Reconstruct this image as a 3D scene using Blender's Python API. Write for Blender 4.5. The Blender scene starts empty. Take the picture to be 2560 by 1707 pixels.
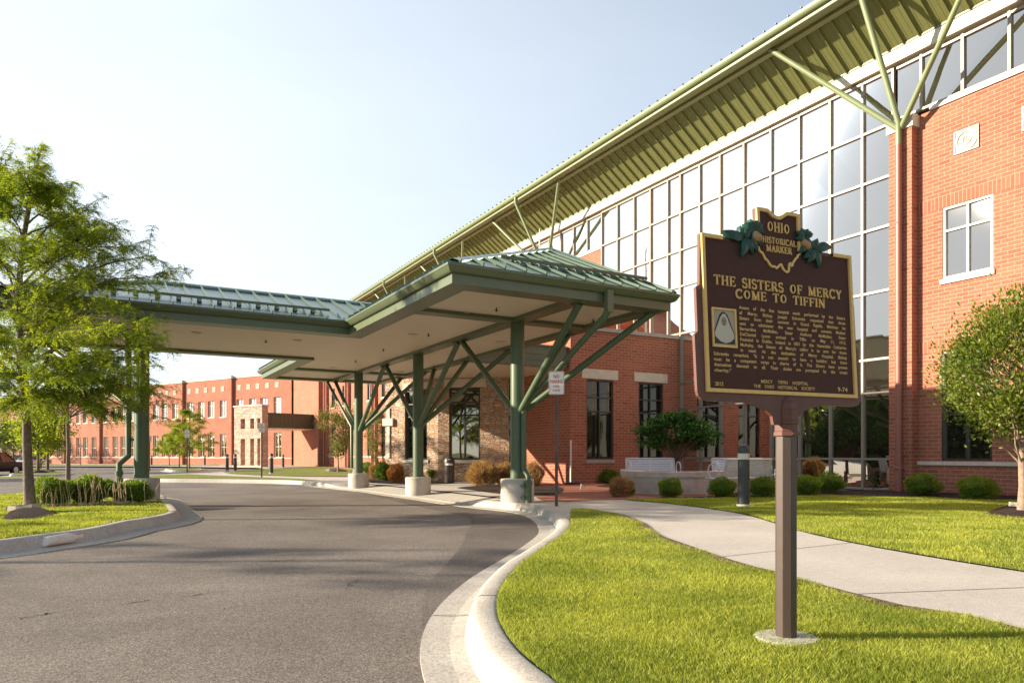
import bpy, bmesh, math, random
import numpy as np
from mathutils import Vector, Matrix
from mathutils.geometry import tessellate_polygon

scene = bpy.context.scene
# ------------------------------------------------------------------ camera
FPX, CX, HY, EYE = 1785.5, 1280.0, 1134.9, 1.02
YAW = math.atan((1280 - 278.6) / FPX)
SN, CS = math.sin(YAW), math.cos(YAW)
cam_data = bpy.data.cameras.new('camera')
cam = bpy.data.objects.new('camera', cam_data)
scene.collection.objects.link(cam)
cam.location = (0, 0, EYE)
cam.rotation_euler = (math.radians(90), 0, -YAW)
cam_data.sensor_width = 36.0
cam_data.lens = 36.0 * FPX / 2560.0
cam_data.shift_y = (HY - 853.5) / 2560.0
cam_data.clip_start = 0.05
cam_data.clip_end = 3000
scene.camera = cam

# ------------------------------------------------------------------ sky, sun, exposure
SUN_EL = math.radians(17.0)
SUN_AZ = (-0.891, 0.454)            # horizontal direction towards the sun
world = bpy.data.worlds.new('World')
scene.world = world
world.use_nodes = True
wn = world.node_tree
wn.nodes.clear()
w_out = wn.nodes.new('ShaderNodeOutputWorld')
w_bg = wn.nodes.new('ShaderNodeBackground')
w_sky = wn.nodes.new('ShaderNodeTexSky')
w_sky.sky_type = 'NISHITA'
w_sky.sun_disc = False
w_sky.sun_elevation = SUN_EL
w_sky.sun_rotation = math.atan2(SUN_AZ[0], SUN_AZ[1])
w_sky.altitude = 200
w_sky.air_density = 1.0
w_sky.dust_density = 0.25
w_sky.ozone_density = 1.0
w_bg.inputs['Strength'].default_value = 0.065
# thin high cloud veil
w_tc = wn.nodes.new('ShaderNodeTexCoord')
w_map = wn.nodes.new('ShaderNodeMapping')
w_map.inputs['Scale'].default_value = (1.0, 1.6, 4.5)
w_noise = wn.nodes.new('ShaderNodeTexNoise')
w_noise.inputs['Scale'].default_value = 2.2
w_noise.inputs['Detail'].default_value = 7
w_noise.inputs['Distortion'].default_value = 0.6
w_ramp = wn.nodes.new('ShaderNodeValToRGB')
w_ramp.color_ramp.elements[0].position = 0.42
w_ramp.color_ramp.elements[0].color = (0.95, 0.95, 0.95, 1)
w_ramp.color_ramp.elements[1].position = 0.75
w_ramp.color_ramp.elements[1].color = (1.03, 1.03, 1.03, 1)
w_mix = wn.nodes.new('ShaderNodeMix')
w_mix.data_type = 'RGBA'
w_mix.inputs[7].default_value = (6.9, 7.5, 8.2, 1)
wn.links.new(w_tc.outputs['Generated'], w_map.inputs['Vector'])
wn.links.new(w_map.outputs['Vector'], w_noise.inputs['Vector'])
wn.links.new(w_noise.outputs['Fac'], w_ramp.inputs['Fac'])
w_dot = wn.nodes.new('ShaderNodeVectorMath'); w_dot.operation = 'DOT_PRODUCT'
w_dot.inputs[1].default_value = (-0.55, 0.75, -0.35)          # haze thickest low down and towards the sun's side
w_mr = wn.nodes.new('ShaderNodeMapRange')
w_mr.inputs['From Min'].default_value = -0.55; w_mr.inputs['From Max'].default_value = 0.80
w_mr.inputs['To Min'].default_value = 0.12; w_mr.inputs['To Max'].default_value = 0.95
w_mul = wn.nodes.new('ShaderNodeMath'); w_mul.operation = 'MULTIPLY'; w_mul.use_clamp = True
wn.links.new(w_tc.outputs['Generated'], w_dot.inputs[0])
wn.links.new(w_dot.outputs['Value'], w_mr.inputs['Value'])
wn.links.new(w_mr.outputs['Result'], w_mul.inputs[0])
wn.links.new(w_ramp.outputs['Color'], w_mul.inputs[1])
wn.links.new(w_mul.outputs[0], w_mix.inputs[0])
wn.links.new(w_sky.outputs['Color'], w_mix.inputs[6])
wn.links.new(w_mix.outputs[2], w_bg.inputs['Color'])
wn.links.new(w_bg.outputs['Background'], w_out.inputs['Surface'])

sun_data = bpy.data.lights.new('sun', 'SUN')
sun_data.energy = 4.8
sun_data.angle = math.radians(0.53)
sun_data.color = (1.0, 0.85, 0.66)
sun = bpy.data.objects.new('sun', sun_data)
scene.collection.objects.link(sun)
sd = Vector((SUN_AZ[0] * math.cos(SUN_EL), SUN_AZ[1] * math.cos(SUN_EL), math.sin(SUN_EL)))
sun.rotation_euler = sd.to_track_quat('Z', 'Y').to_euler()
sun.location = sd * 60

scene.view_settings.view_transform = 'Standard'
scene.view_settings.look = 'None'
scene.view_settings.gamma = 1.0
scene.view_settings.use_curve_mapping = False
scene.view_settings.exposure = 1.4
scene.render.engine = 'CYCLES'

# ------------------------------------------------------------------ helpers
def Z0(x, y):
    """Height of the pavement / lawn surface: almost level, falling gently away."""
    return -0.004 * min(max(0.0, y - 12.0), 110.0)

def gp(px, py, off=0.0):
    """Point of the ground (plus off) seen at a pixel of the 2560x1707 photograph."""
    z = off
    for _ in range(12):
        d = (EYE - z) * FPX / max(py - HY, 1e-3)
        r = (px - CX) / FPX * d
        x = d * SN + r * CS
        y = d * CS - r * SN
        z = Z0(x, y) + off
    return Vector((x, y, z))

def at(d, px, py):
    r = (px - CX) / FPX * d
    return Vector((d * SN + r * CS, d * CS - r * SN, EYE - (py - HY) / FPX * d))

def depth_of(p):
    return p[0] * SN + p[1] * CS

ORG = {}
def link(o):
    scene.collection.objects.link(o)
    return o

def thing(name, label, cat, loc=(0, 0, 0), rz=0.0, group=None):
    o = bpy.data.objects.new(name, None)
    o.empty_display_size = 0.2
    link(o)
    o.location = loc
    o.rotation_euler = (0, 0, rz)
    tag(o, label, cat, group)
    ORG[o.name] = Vector(loc)
    return o

def tag(o, label=None, cat=None, group=None, kind=None):
    if label: o['label'] = label
    if cat: o['category'] = cat
    if group: o['group'] = group
    if kind: o['kind'] = kind
    return o

def copy_tree(o, parent=None):
    c = o.copy()
    link(c)
    if parent is not None:
        c.parent = parent
    for ch in list(o.children):
        copy_tree(ch, c)
    return c

class MB:
    def __init__(self):
        self.v, self.f = [], []
    def face(self, pts):
        n = len(self.v)
        self.v.extend([tuple(p) for p in pts])
        self.f.append(tuple(range(n, n + len(pts))))
    def box(self, x0, y0, z0, x1, y1, z1):
        n = len(self.v)
        self.v += [(x0,y0,z0),(x1,y0,z0),(x1,y1,z0),(x0,y1,z0),(x0,y0,z1),(x1,y0,z1),(x1,y1,z1),(x0,y1,z1)]
        for q in ((0,3,2,1),(4,5,6,7),(0,1,5,4),(1,2,6,5),(2,3,7,6),(3,0,4,7)):
            self.f.append(tuple(n + i for i in q))
    def obox(self, c, ax, ay, az):
        """box from centre and three half-axis vectors"""
        c, ax, ay, az = Vector(c), Vector(ax), Vector(ay), Vector(az)
        n = len(self.v)
        for sz in (-1, 1):
            for sx, sy in ((-1,-1),(1,-1),(1,1),(-1,1)):
                self.v.append(tuple(c + ax*sx + ay*sy + az*sz))
        for q in ((0,3,2,1),(4,5,6,7),(0,1,5,4),(1,2,6,5),(2,3,7,6),(3,0,4,7)):
            self.f.append(tuple(n + i for i in q))
    def bar(self, p0, p1, w, h, up=(0,0,1)):
        p0, p1 = Vector(p0), Vector(p1)
        d = (p1 - p0)
        L = d.length
        if L < 1e-6: return
        d.normalize()
        up = Vector(up)
        s = d.cross(up)
        if s.length < 1e-4: s = d.cross(Vector((1,0,0)))
        s.normalize()
        u = s.cross(d).normalized()
        self.obox((p0 + p1) / 2, d * (L/2), s * (w/2), u * (h/2))
    def tube(self, pts, r, seg=12, cap=True):
        """round tube through points; r number or list"""
        pts = [Vector(p) for p in pts]
        n = len(pts)
        rs = r if isinstance(r, (list, tuple)) else [r] * n
        rings = []
        prev = None
        for i, p in enumerate(pts):
            if i == 0: t = pts[1] - pts[0]
            elif i == n-1: t = pts[-1] - pts[-2]
            else: t = (pts[i+1]-pts[i]).normalized() + (pts[i]-pts[i-1]).normalized()
            if t.length < 1e-9: t = Vector((0,0,1))
            t.normalize()
            if prev is None:
                a = Vector((0,0,1)) if abs(t.z) < 0.9 else Vector((1,0,0))
                u = t.cross(a).normalized()
            else:
                u = prev - t * prev.dot(t)
                if u.length < 1e-6:
                    u = t.cross(Vector((0,0,1)))
                u.normalize()
            prev = u
            w = t.cross(u)
            k = 1.0
            if 0 < i < n-1:
                ca = (pts[i+1]-pts[i]).normalized().dot((pts[i]-pts[i-1]).normalized())
                k = 1.0 / max(0.55, math.sqrt(max(0.0,(1+ca)/2)))
            base = len(self.v)
            ring = []
            for j in range(seg):
                a = 2*math.pi*j/seg
                self.v.append(tuple(p + (u*math.cos(a) + w*math.sin(a)) * rs[i]))
                ring.append(base+j)
            rings.append(ring)
        for a, b in zip(rings, rings[1:]):
            for j in range(seg):
                k = (j+1) % seg
                self.f.append((a[j], a[k], b[k], b[j]))
        if cap:
            self.f.append(tuple(reversed(rings[0])))
            self.f.append(tuple(rings[-1]))
    def lathe(self, prof, c=(0,0,0), seg=20, cap=True):
        """profile [(r,z)...] around the vertical axis at c"""
        rings = []
        for r, z in prof:
            base = len(self.v)
            for j in range(seg):
                a = 2*math.pi*j/seg
                self.v.append((c[0]+r*math.cos(a), c[1]+r*math.sin(a), c[2]+z))
            rings.append([base+j for j in range(seg)])
        for a, b in zip(rings, rings[1:]):
            for j in range(seg):
                k = (j+1) % seg
                self.f.append((a[j], a[k], b[k], b[j]))
        if cap:
            self.f.append(tuple(reversed(rings[0])))
            self.f.append(tuple(rings[-1]))
    def prism(self, poly, fn0, fn1):
        """polygon (2d list) extruded between two mapping functions"""
        a = [fn0(*p) for p in poly]; b = [fn1(*p) for p in poly]
        n = len(self.v); m = len(poly)
        self.v += [tuple(p) for p in a] + [tuple(p) for p in b]
        for i in range(m):
            j = (i+1) % m
            self.f.append((n+i, n+j, n+m+j, n+m+i))
        tr = tessellate_polygon([[Vector((p[0], p[1], 0)) for p in poly]])
        for t in tr:
            self.f.append(tuple(n+i for i in t))
            self.f.append(tuple(n+m+i for i in reversed(t)))
    def sheet(self, poly, zf):
        n = len(self.v)
        self.v += [(p[0], p[1], zf(p[0], p[1])) for p in poly]
        for t in tessellate_polygon([[Vector((p[0], p[1], 0)) for p in poly]]):
            a, b, c = (Vector(self.v[n+i]) for i in t)
            if (b-a).cross(c-a).z < 0: t = tuple(reversed(t))
            self.f.append(tuple(n+i for i in t))
    def wall(self, P, u0, u1, v0, v1, holes, depth):
        us = sorted({u0, u1, *[h[0] for h in holes], *[h[1] for h in holes]})
        vs = sorted({v0, v1, *[h[2] for h in holes], *[h[3] for h in holes]})
        us = [u for u in us if u0 - 1e-6 <= u <= u1 + 1e-6]
        vs = [v for v in vs if v0 - 1e-6 <= v <= v1 + 1e-6]
        for a, b in zip(us, us[1:]):
            for c, d in zip(vs, vs[1:]):
                mu, mv = (a+b)/2, (c+d)/2
                if any(h[0] < mu < h[1] and h[2] < mv < h[3] for h in holes): continue
                self.face([P(a,c,0), P(b,c,0), P(b,d,0), P(a,d,0)])
        for h in holes:
            a, b, c, d = h[:4]
            for (p, q) in (((a,c),(a,d)), ((a,d),(b,d)), ((b,d),(b,c)), ((b,c),(a,c))):
                self.face([P(*p,0), P(*q,0), P(*q,depth), P(*p,depth)])
    def build(self, name, mat, parent=None, org=None, smooth=False, uvoff=(0,0)):
        if org is None:
            org = ORG.get(parent.name, Vector((0,0,0))) if parent is not None else Vector((0,0,0))
        org = Vector(org)
        me = bpy.data.meshes.new(name)
        V = np.array(self.v, dtype=np.float64)
        me.from_pydata([tuple(p) for p in (V - np.array(org))], [], self.f)
        me.update()
        uv = me.uv_layers.new(name='UVMap')
        npoly = len(me.polygons)
        nor = np.empty(npoly*3); me.polygons.foreach_get('normal', nor); nor = np.abs(nor.reshape(-1,3))
        tot = np.empty(npoly, dtype=np.int32); me.polygons.foreach_get('loop_total', tot)
        li = np.empty(len(me.loops), dtype=np.int32); me.loops.foreach_get('vertex_index', li)
        ax = np.repeat(np.argmax(nor * np.array([1,1,0.999]), axis=1), tot)
        W = V[li]
        out = np.empty((len(li), 2))
        m0, m1, m2 = ax == 0, ax == 1, ax == 2
        out[m0] = W[m0][:, [1,2]]; out[m1] = W[m1][:, [0,2]]; out[m2] = W[m2][:, [0,1]]
        out += np.array(uvoff)
        uv.data.foreach_set('uv', out.ravel())
        if smooth:
            me.polygons.foreach_set('use_smooth', np.ones(npoly, dtype=bool))
        mats = mat if isinstance(mat, (list, tuple)) else [mat]
        for m in mats: me.materials.append(m)
        o = bpy.data.objects.new(name, me)
        link(o)
        if parent is not None: o.parent = parent
        else: o.location = org
        ORG[o.name] = Vector(org)
        return o

def smooth_angle(o, deg=40):
    me = o.data
    me.polygons.foreach_set('use_smooth', np.ones(len(me.polygons), dtype=bool))
    try:
        me.set_sharp_from_angle(angle=math.radians(deg))
    except Exception:
        pass
    return o

def bevel(o, w=0.01, seg=2):
    m = o.modifiers.new('bevel', 'BEVEL')
    m.width = w; m.segments = seg; m.limit_method = 'ANGLE'; m.angle_limit = math.radians(35)
    return o

def quads_mesh(name, V, mat, parent=None, org=(0,0,0), nv=4, col=None):
    """V: (N*nv,3) vertices, N separate faces of nv corners"""
    N = len(V) // nv
    me = bpy.data.meshes.new(name)
    me.vertices.add(len(V))
    me.vertices.foreach_set('co', (np.asarray(V, dtype=np.float64) - np.array(org)).astype(np.float32).ravel())
    me.loops.add(N*nv)
    me.loops.foreach_set('vertex_index', np.arange(N*nv, dtype=np.int32))
    me.polygons.add(N)
    me.polygons.foreach_set('loop_start', np.arange(0, N*nv, nv, dtype=np.int32))
    me.polygons.foreach_set('loop_total', np.full(N, nv, dtype=np.int32))
    if col is not None:
        a = me.color_attributes.new('tint', 'FLOAT_COLOR', 'POINT')
        c4 = np.ones((len(V), 4), dtype=np.float32)
        c4[:, :3] = np.repeat(np.asarray(col, dtype=np.float32).reshape(N, -1), nv, axis=0)
        a.data.foreach_set('color', c4.ravel())
    me.update(calc_edges=True)
    me.materials.append(mat)
    o = bpy.data.objects.new(name, me)
    link(o)
    if parent is not None: o.parent = parent
    else: o.location = org
    ORG[o.name] = Vector(org)
    return o

def catmull(pts, step=0.25):
    pts = [Vector((p[0], p[1])) for p in pts]
    P = [pts[0]*2-pts[1]] + pts + [pts[-1]*2-pts[-2]]
    out = []
    for i in range(1, len(P)-2):
        a, b, c, d = P[i-1:i+3]
        n = max(1, int((c-b).length / step))
        for k in range(n):
            t = k/n
            out.append(0.5*((2*b) + (c-a)*t + (2*a-5*b+4*c-d)*t*t + (3*b-a-3*c+d)*t**3))
    out.append(pts[-1])
    return out

def inpoly(x, y, poly):
    p = np.array([(q[0], q[1]) for q in poly])
    inside = np.zeros(len(x), dtype=bool)
    j = len(p)-1
    for i in range(len(p)):
        c = ((p[i,1] > y) != (p[j,1] > y)) & (x < (p[j,0]-p[i,0])*(y-p[i,1])/(p[j,1]-p[i,1]+1e-12)+p[i,0])
        inside ^= c
        j = i
    return inside

# ------------------------------------------------------------------ materials
def new_mat(name):
    m = bpy.data.materials.new(name)
    m.use_nodes = True
    nt = m.node_tree
    b = nt.nodes['Principled BSDF']
    return m, nt, b

def N(nt, t, **kw):
    n = nt.nodes.new(t)
    for k, v in kw.items():
        if k in n.inputs.keys(): n.inputs[k].default_value = v
        else: setattr(n, k, v)
    return n

def mixc(nt, fac, a, b, mode='MIX'):
    m = nt.nodes.new('ShaderNodeMix'); m.data_type = 'RGBA'; m.blend_type = mode
    for i, s in ((0, fac), (6, a), (7, b)):
        if hasattr(s, 'links') or hasattr(s, 'is_linked'): nt.links.new(s, m.inputs[i])
        else: m.inputs[i].default_value = s if i == 0 else (*s[:3], 1)
    return m.outputs[2]

def ramp(nt, src, stops):
    r = nt.nodes.new('ShaderNodeValToRGB')
    e = r.color_ramp.elements
    while len(e) < len(stops): e.new(0.5)
    for i, (p, c) in enumerate(stops):
        e[i].position = p
        e[i].color = (*c, 1) if not isinstance(c, (int, float)) else (c, c, c, 1)
    nt.links.new(src, r.inputs['Fac'])
    return r.outputs['Color']

def bump(nt, b, h, dist=0.01, strength=0.5):
    n = N(nt, 'ShaderNodeBump', Distance=dist, Strength=strength)
    nt.links.new(h, n.inputs['Height'])
    nt.links.new(n.outputs['Normal'], b.inputs['Normal'])

def plain(name, col, rough=0.6, metal=0.0, var=0.12, scale=6.0, bmp=0.0, bscale=60.0, spec=0.5):
    """a single paint or material with gentle blotches and a fine surface"""
    m, nt, b = new_mat(name)
    tc = N(nt, 'ShaderNodeTexCoord')
    n = N(nt, 'ShaderNodeTexNoise', Scale=scale, Detail=6, Roughness=0.6)
    nt.links.new(tc.outputs['Object'], n.inputs['Vector'])
    lo = tuple(c*(1-var) for c in col); hi = tuple(min(1, c*(1+var)) for c in col)
    nt.links.new(ramp(nt, n.outputs['Fac'], [(0.3, lo), (0.7, hi)]), b.inputs['Base Color'])
    b.inputs['Roughness'].default_value = rough
    b.inputs['Metallic'].default_value = metal
    b.inputs['Specular IOR Level'].default_value = spec
    if bmp:
        n2 = N(nt, 'ShaderNodeTexNoise', Scale=bscale, Detail=5)
        nt.links.new(tc.outputs['Object'], n2.inputs['Vector'])
        bump(nt, b, n2.outputs['Fac'], 0.01, bmp)
    return m

def brick_mat(name, c1, c2, mortar, bw=0.305, rh=0.1016, ms=0.008, rot=0.0, offset=0.5, rough=0.85, dark=0.35):
    m, nt, b = new_mat(name)
    uv = N(nt, 'ShaderNodeUVMap')
    mp = N(nt, 'ShaderNodeMapping')
    mp.inputs['Rotation'].default_value = (0, 0, rot)
    nt.links.new(uv.outputs['UV'], mp.inputs['Vector'])
    br = N(nt, 'ShaderNodeTexBrick', Scale=1.0)
    br.inputs['Color1'].default_value = (0, 0, 0, 1)
    br.inputs['Color2'].default_value = (1, 1, 1, 1)
    br.inputs['Mortar'].default_value = (0.5, 0.5, 0.5, 1)
    br.inputs['Mortar Size'].default_value = ms
    br.inputs['Mortar Smooth'].default_value = 0.2
    br.inputs['Bias'].default_value = 0.0
    br.inputs['Brick Width'].default_value = bw
    br.inputs['Row Height'].default_value = rh
    br.offset = offset
    nt.links.new(mp.outputs['Vector'], br.inputs['Vector'])
    n = N(nt, 'ShaderNodeTexNoise', Scale=14.0, Detail=8, Roughness=0.65)
    nt.links.new(uv.outputs['UV'], n.inputs['Vector'])
    n2 = N(nt, 'ShaderNodeTexNoise', Scale=0.5, Detail=5)
    nt.links.new(uv.outputs['UV'], n2.inputs['Vector'])
    bc = ramp(nt, br.outputs['Color'], [(0.0, c1), (0.45, tuple((a+d)/2 for a, d in zip(c1, c2))), (0.8, c2), (1.0, tuple(c*(1-dark) for c in c1))])
    bc = mixc(nt, 1.0, bc, ramp(nt, n.outputs['Fac'], [(0.3, 0.82), (0.7, 1.15)]), 'MULTIPLY')
    bc = mixc(nt, 1.0, bc, ramp(nt, n2.outputs['Fac'], [(0.3, 0.84), (0.7, 1.12)]), 'MULTIPLY')
    col = mixc(nt, br.outputs['Fac'], bc, mortar)
    nt.links.new(col, b.inputs['Base Color'])
    b.inputs['Roughness'].default_value = rough
    b.inputs['Specular IOR Level'].default_value = 0.25
    inv = N(nt, 'ShaderNodeMath', operation='SUBTRACT'); inv.inputs[0].default_value = 1.0
    nt.links.new(br.outputs['Fac'], inv.inputs[1])
    ad = N(nt, 'ShaderNodeMath', operation='MULTIPLY_ADD'); ad.inputs[1].default_value = 0.25
    nt.links.new(n.outputs['Fac'], ad.inputs[0]); nt.links.new(inv.outputs[0], ad.inputs[2])
    bump(nt, b, ad.outputs[0], 0.008, 0.6)
    return m

def ledge_mat(name, cols, bw=0.34, rh=0.105):
    """coursed rubble: stones of varied length and colour"""
    m, nt, b = new_mat(name)
    uv = N(nt, 'ShaderNodeUVMap')
    nz = N(nt, 'ShaderNodeTexNoise', Scale=3.0, Detail=3)
    nt.links.new(uv.outputs['UV'], nz.inputs['Vector'])
    add = N(nt, 'ShaderNodeMix', data_type='RGBA', blend_type='LINEAR_LIGHT'); add.inputs[0].default_value = 0.05
    nt.links.new(uv.outputs['UV'], add.inputs[6]); nt.links.new(nz.outputs['Color'], add.inputs[7])
    mp = N(nt, 'ShaderNodeMapping'); mp.inputs['Scale'].default_value = (1/bw, 1/rh, 1)
    nt.links.new(add.outputs[2], mp.inputs['Vector'])
    v1 = N(nt, 'ShaderNodeTexVoronoi', Scale=1.0, Randomness=0.75, distance='CHEBYCHEV')
    v2 = N(nt, 'ShaderNodeTexVoronoi', Scale=1.0, Randomness=0.75, feature='DISTANCE_TO_EDGE')
    nt.links.new(mp.outputs['Vector'], v1.inputs['Vector']); nt.links.new(mp.outputs['Vector'], v2.inputs['Vector'])
    sp = N(nt, 'ShaderNodeSeparateColor'); nt.links.new(v1.outputs['Color'], sp.inputs['Color'])
    k = len(cols)
    c = ramp(nt, sp.outputs['Red'], [(i/(k-1), cols[i]) for i in range(k)])
    n = N(nt, 'ShaderNodeTexNoise', Scale=18.0, Detail=8, Roughness=0.7)
    nt.links.new(uv.outputs['UV'], n.inputs['Vector'])
    c = mixc(nt, 1.0, c, ramp(nt, n.outputs['Fac'], [(0.3, 0.7), (0.7, 1.25)]), 'MULTIPLY')
    ed = ramp(nt, v2.outputs['Distance'], [(0.0, 0.0), (0.07, 1.0)])
    c = mixc(nt, ed, (0.30, 0.21, 0.14), c)
    nt.links.new(c, b.inputs['Base Color'])
    b.inputs['Roughness'].default_value = 0.9
    ad = N(nt, 'ShaderNodeMath', operation='MULTIPLY_ADD'); ad.inputs[1].default_value = 0.5
    nt.links.new(n.outputs['Fac'], ad.inputs[0])
    h2 = N(nt, 'ShaderNodeMath', operation='MULTIPLY_ADD'); h2.inputs[1].default_value = 0.6
    nt.links.new(sp.outputs['Green'], h2.inputs[0]); nt.links.new(ed, h2.inputs[2])
    nt.links.new(h2.outputs[0], ad.inputs[2])
    bump(nt, b, ad.outputs[0], 0.03, 0.9)
    return m

def leaf_mat(name, c_lo, c_hi, trans=0.45, scale=3.0, rough=0.55):
    m, nt, b = new_mat(name)
    geo = N(nt, 'ShaderNodeNewGeometry')
    n = N(nt, 'ShaderNodeTexNoise', Scale=scale, Detail=3)
    nt.links.new(geo.outputs['Position'], n.inputs['Vector'])
    r = N(nt, 'ShaderNodeMath', operation='ADD')
    nt.links.new(n.outputs['Fac'], r.inputs[0])
    rr = N(nt, 'ShaderNodeMath', operation='MULTIPLY_ADD'); rr.inputs[1].default_value = 0.5; rr.inputs[2].default_value = -0.25
    nt.links.new(geo.outputs['Random Per Island'], rr.inputs[0]); nt.links.new(rr.outputs[0], r.inputs[1])
    col = ramp(nt, r.outputs[0], [(0.25, c_lo), (0.75, c_hi)])
    nt.links.new(col, b.inputs['Base Color'])
    b.inputs['Roughness'].default_value = rough
    b.inputs['Specular IOR Level'].default_value = 0.3
    tr = N(nt, 'ShaderNodeBsdfTranslucent')
    tc = mixc(nt, 1.0, col, (1.25, 1.2, 0.45), 'MULTIPLY')
    nt.links.new(tc, tr.inputs['Color'])
    mx = N(nt, 'ShaderNodeMixShader'); mx.inputs[0].default_value = trans
    out = nt.nodes['Material Output']
    nt.links.new(b.outputs[0], mx.inputs[1]); nt.links.new(tr.outputs[0], mx.inputs[2])
    nt.links.new(mx.outputs[0], out.inputs['Surface'])
    return m

def glass_mat(name, dark, refl, tint, wob=0.012, wscale=0.9):
    m, nt, b = new_mat(name)
    b.inputs['Base Color'].default_value = (*dark, 1)
    b.inputs['Roughness'].default_value = 1.0
    b.inputs['Specular IOR Level'].default_value = 0.0
    g = N(nt, 'ShaderNodeBsdfGlossy', Roughness=0.015)
    g.inputs['Color'].default_value = (*tint, 1)
    lw = N(nt, 'ShaderNodeFresnel', IOR=1.5)
    ad = N(nt, 'ShaderNodeMath', operation='ADD', use_clamp=True); ad.inputs[1].default_value = refl
    nt.links.new(lw.outputs[0], ad.inputs[0])
    tc = N(nt, 'ShaderNodeTexCoord')
    n = N(nt, 'ShaderNodeTexNoise', Scale=wscale, Detail=1)
    nt.links.new(tc.outputs['Object'], n.inputs['Vector'])
    bp = N(nt, 'ShaderNodeBump', Distance=wob, Strength=1.0)
    nt.links.new(n.outputs['Fac'], bp.inputs['Height'])
    nt.links.new(bp.outputs['Normal'], g.inputs['Normal'])
    mx = N(nt, 'ShaderNodeMixShader')
    nt.links.new(ad.outputs[0], mx.inputs[0])
    nt.links.new(b.outputs[0], mx.inputs[1]); nt.links.new(g.outputs[0], mx.inputs[2])
    nt.links.new(mx.outputs[0], nt.nodes['Material Output'].inputs['Surface'])
    return m

def ground_mat(name, stops, scale, detail_scale, rough=0.9, bmp=0.4, bdist=0.01, cracks=False, mid=14.0, midv=0.12, dv=0.45):
    m, nt, b = new_mat(name)
    geo = N(nt, 'ShaderNodeNewGeometry')
    n = N(nt, 'ShaderNodeTexNoise', Scale=scale, Detail=8, Roughness=0.62, Distortion=0.3)
    d = N(nt, 'ShaderNodeTexNoise', Scale=detail_scale, Detail=6, Roughness=0.7)
    for q in (n, d): nt.links.new(geo.outputs['Position'], q.inputs['Vector'])
    c = ramp(nt, n.outputs['Fac'], stops)
    c = mixc(nt, 1.0, c, ramp(nt, d.outputs['Fac'], [(0.3, 1-dv), (0.5, 1.0), (0.7, 1+dv)]), 'MULTIPLY')
    md = N(nt, 'ShaderNodeTexNoise', Scale=mid, Detail=5, Roughness=0.75)
    nt.links.new(geo.outputs['Position'], md.inputs['Vector'])
    c = mixc(nt, 1.0, c, ramp(nt, md.outputs['Fac'], [(0.32, 1-midv), (0.5, 1.0), (0.7, 1+midv)]), 'MULTIPLY')
    if cracks:
        v = N(nt, 'ShaderNodeTexVoronoi', Scale=0.45, feature='DISTANCE_TO_EDGE', Randomness=1.0)
        mxv = N(nt, 'ShaderNodeMix', data_type='RGBA', blend_type='LINEAR_LIGHT'); mxv.inputs[0].default_value = 0.35
        nt.links.new(geo.outputs['Position'], mxv.inputs[6]); nt.links.new(n.outputs['Color'], mxv.inputs[7])
        nt.links.new(mxv.outputs[2], v.inputs['Vector'])
        c = mixc(nt, ramp(nt, v.outputs['Distance'], [(0.0, 1.0), (0.008, 0.0)]), c, (0.03, 0.026, 0.022))
    nt.links.new(c, b.inputs['Base Color'])
    b.inputs['Roughness'].default_value = rough
    b.inputs['Specular IOR Level'].default_value = 0.3
    bump(nt, b, d.outputs['Fac'], bdist, bmp)
    return m

M = {}
M['brick'] = brick_mat('brick', (0.325, 0.106, 0.064), (0.395, 0.136, 0.083), (0.44, 0.28, 0.195), dark=0.2)
M['soldier'] = brick_mat('soldier_brick', (0.325, 0.106, 0.064), (0.385, 0.132, 0.08), (0.44, 0.28, 0.195), dark=0.1, bw=3.0, rh=0.1016, rot=math.pi/2, offset=0.0)
M['paver'] = brick_mat('paver_brick', (0.26, 0.085, 0.055), (0.33, 0.12, 0.075), (0.20, 0.12, 0.09), bw=0.2, rh=0.1, ms=0.004)
M['stone'] = ledge_mat('ledge_stone', [(0.52, 0.33, 0.20), (0.46, 0.26, 0.155), (0.60, 0.45, 0.31), (0.42, 0.34, 0.29), (0.60, 0.38, 0.22), (0.50, 0.30, 0.19), (0.63, 0.51, 0.39)], 0.26, 0.085)
M['pale_stone'] = ledge_mat('pale_ledge_stone', [(0.55, 0.38, 0.28), (0.46, 0.28, 0.20), (0.62, 0.50, 0.40), (0.50, 0.36, 0.30), (0.66, 0.54, 0.44)], 0.5, 0.14)
M['limestone'] = plain('limestone', (0.60, 0.53, 0.44), 0.85, var=0.1, scale=5, bmp=0.15)
M['cream'] = plain('cream_panel', (0.66, 0.62, 0.52), 0.5, var=0.04, scale=2)
M['coping'] = plain('grey_coping', (0.36, 0.32, 0.29), 0.8, var=0.14, scale=4, bmp=0.15)
M['concrete'] = plain('cast_concrete', (0.46, 0.42, 0.37), 0.85, var=0.16, scale=5, bmp=0.25, bscale=40)
M['wall_concrete'] = plain('seat_wall_concrete', (0.52, 0.46, 0.40), 0.85, var=0.2, scale=3, bmp=0.25, bscale=40)
M['walk'] = ground_mat('walk_concrete', [(0.3, (0.40, 0.37, 0.325)), (0.7, (0.49, 0.455, 0.405))], 0.8, 90.0, 0.9, 0.15, 0.004)
M['kerb'] = ground_mat('kerb_concrete', [(0.3, (0.38, 0.345, 0.295)), (0.7, (0.49, 0.45, 0.39))], 2.0, 70.0, 0.9, 0.2, 0.005)
M['asphalt'] = ground_mat('asphalt', [(0.32, (0.125, 0.107, 0.090)), (0.48, (0.175, 0.150, 0.126)), (0.68, (0.235, 0.202, 0.170))], 0.42, 70.0, 0.8, 0.9, 0.012, mid=30.0, midv=0.35, dv=0.85)
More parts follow.
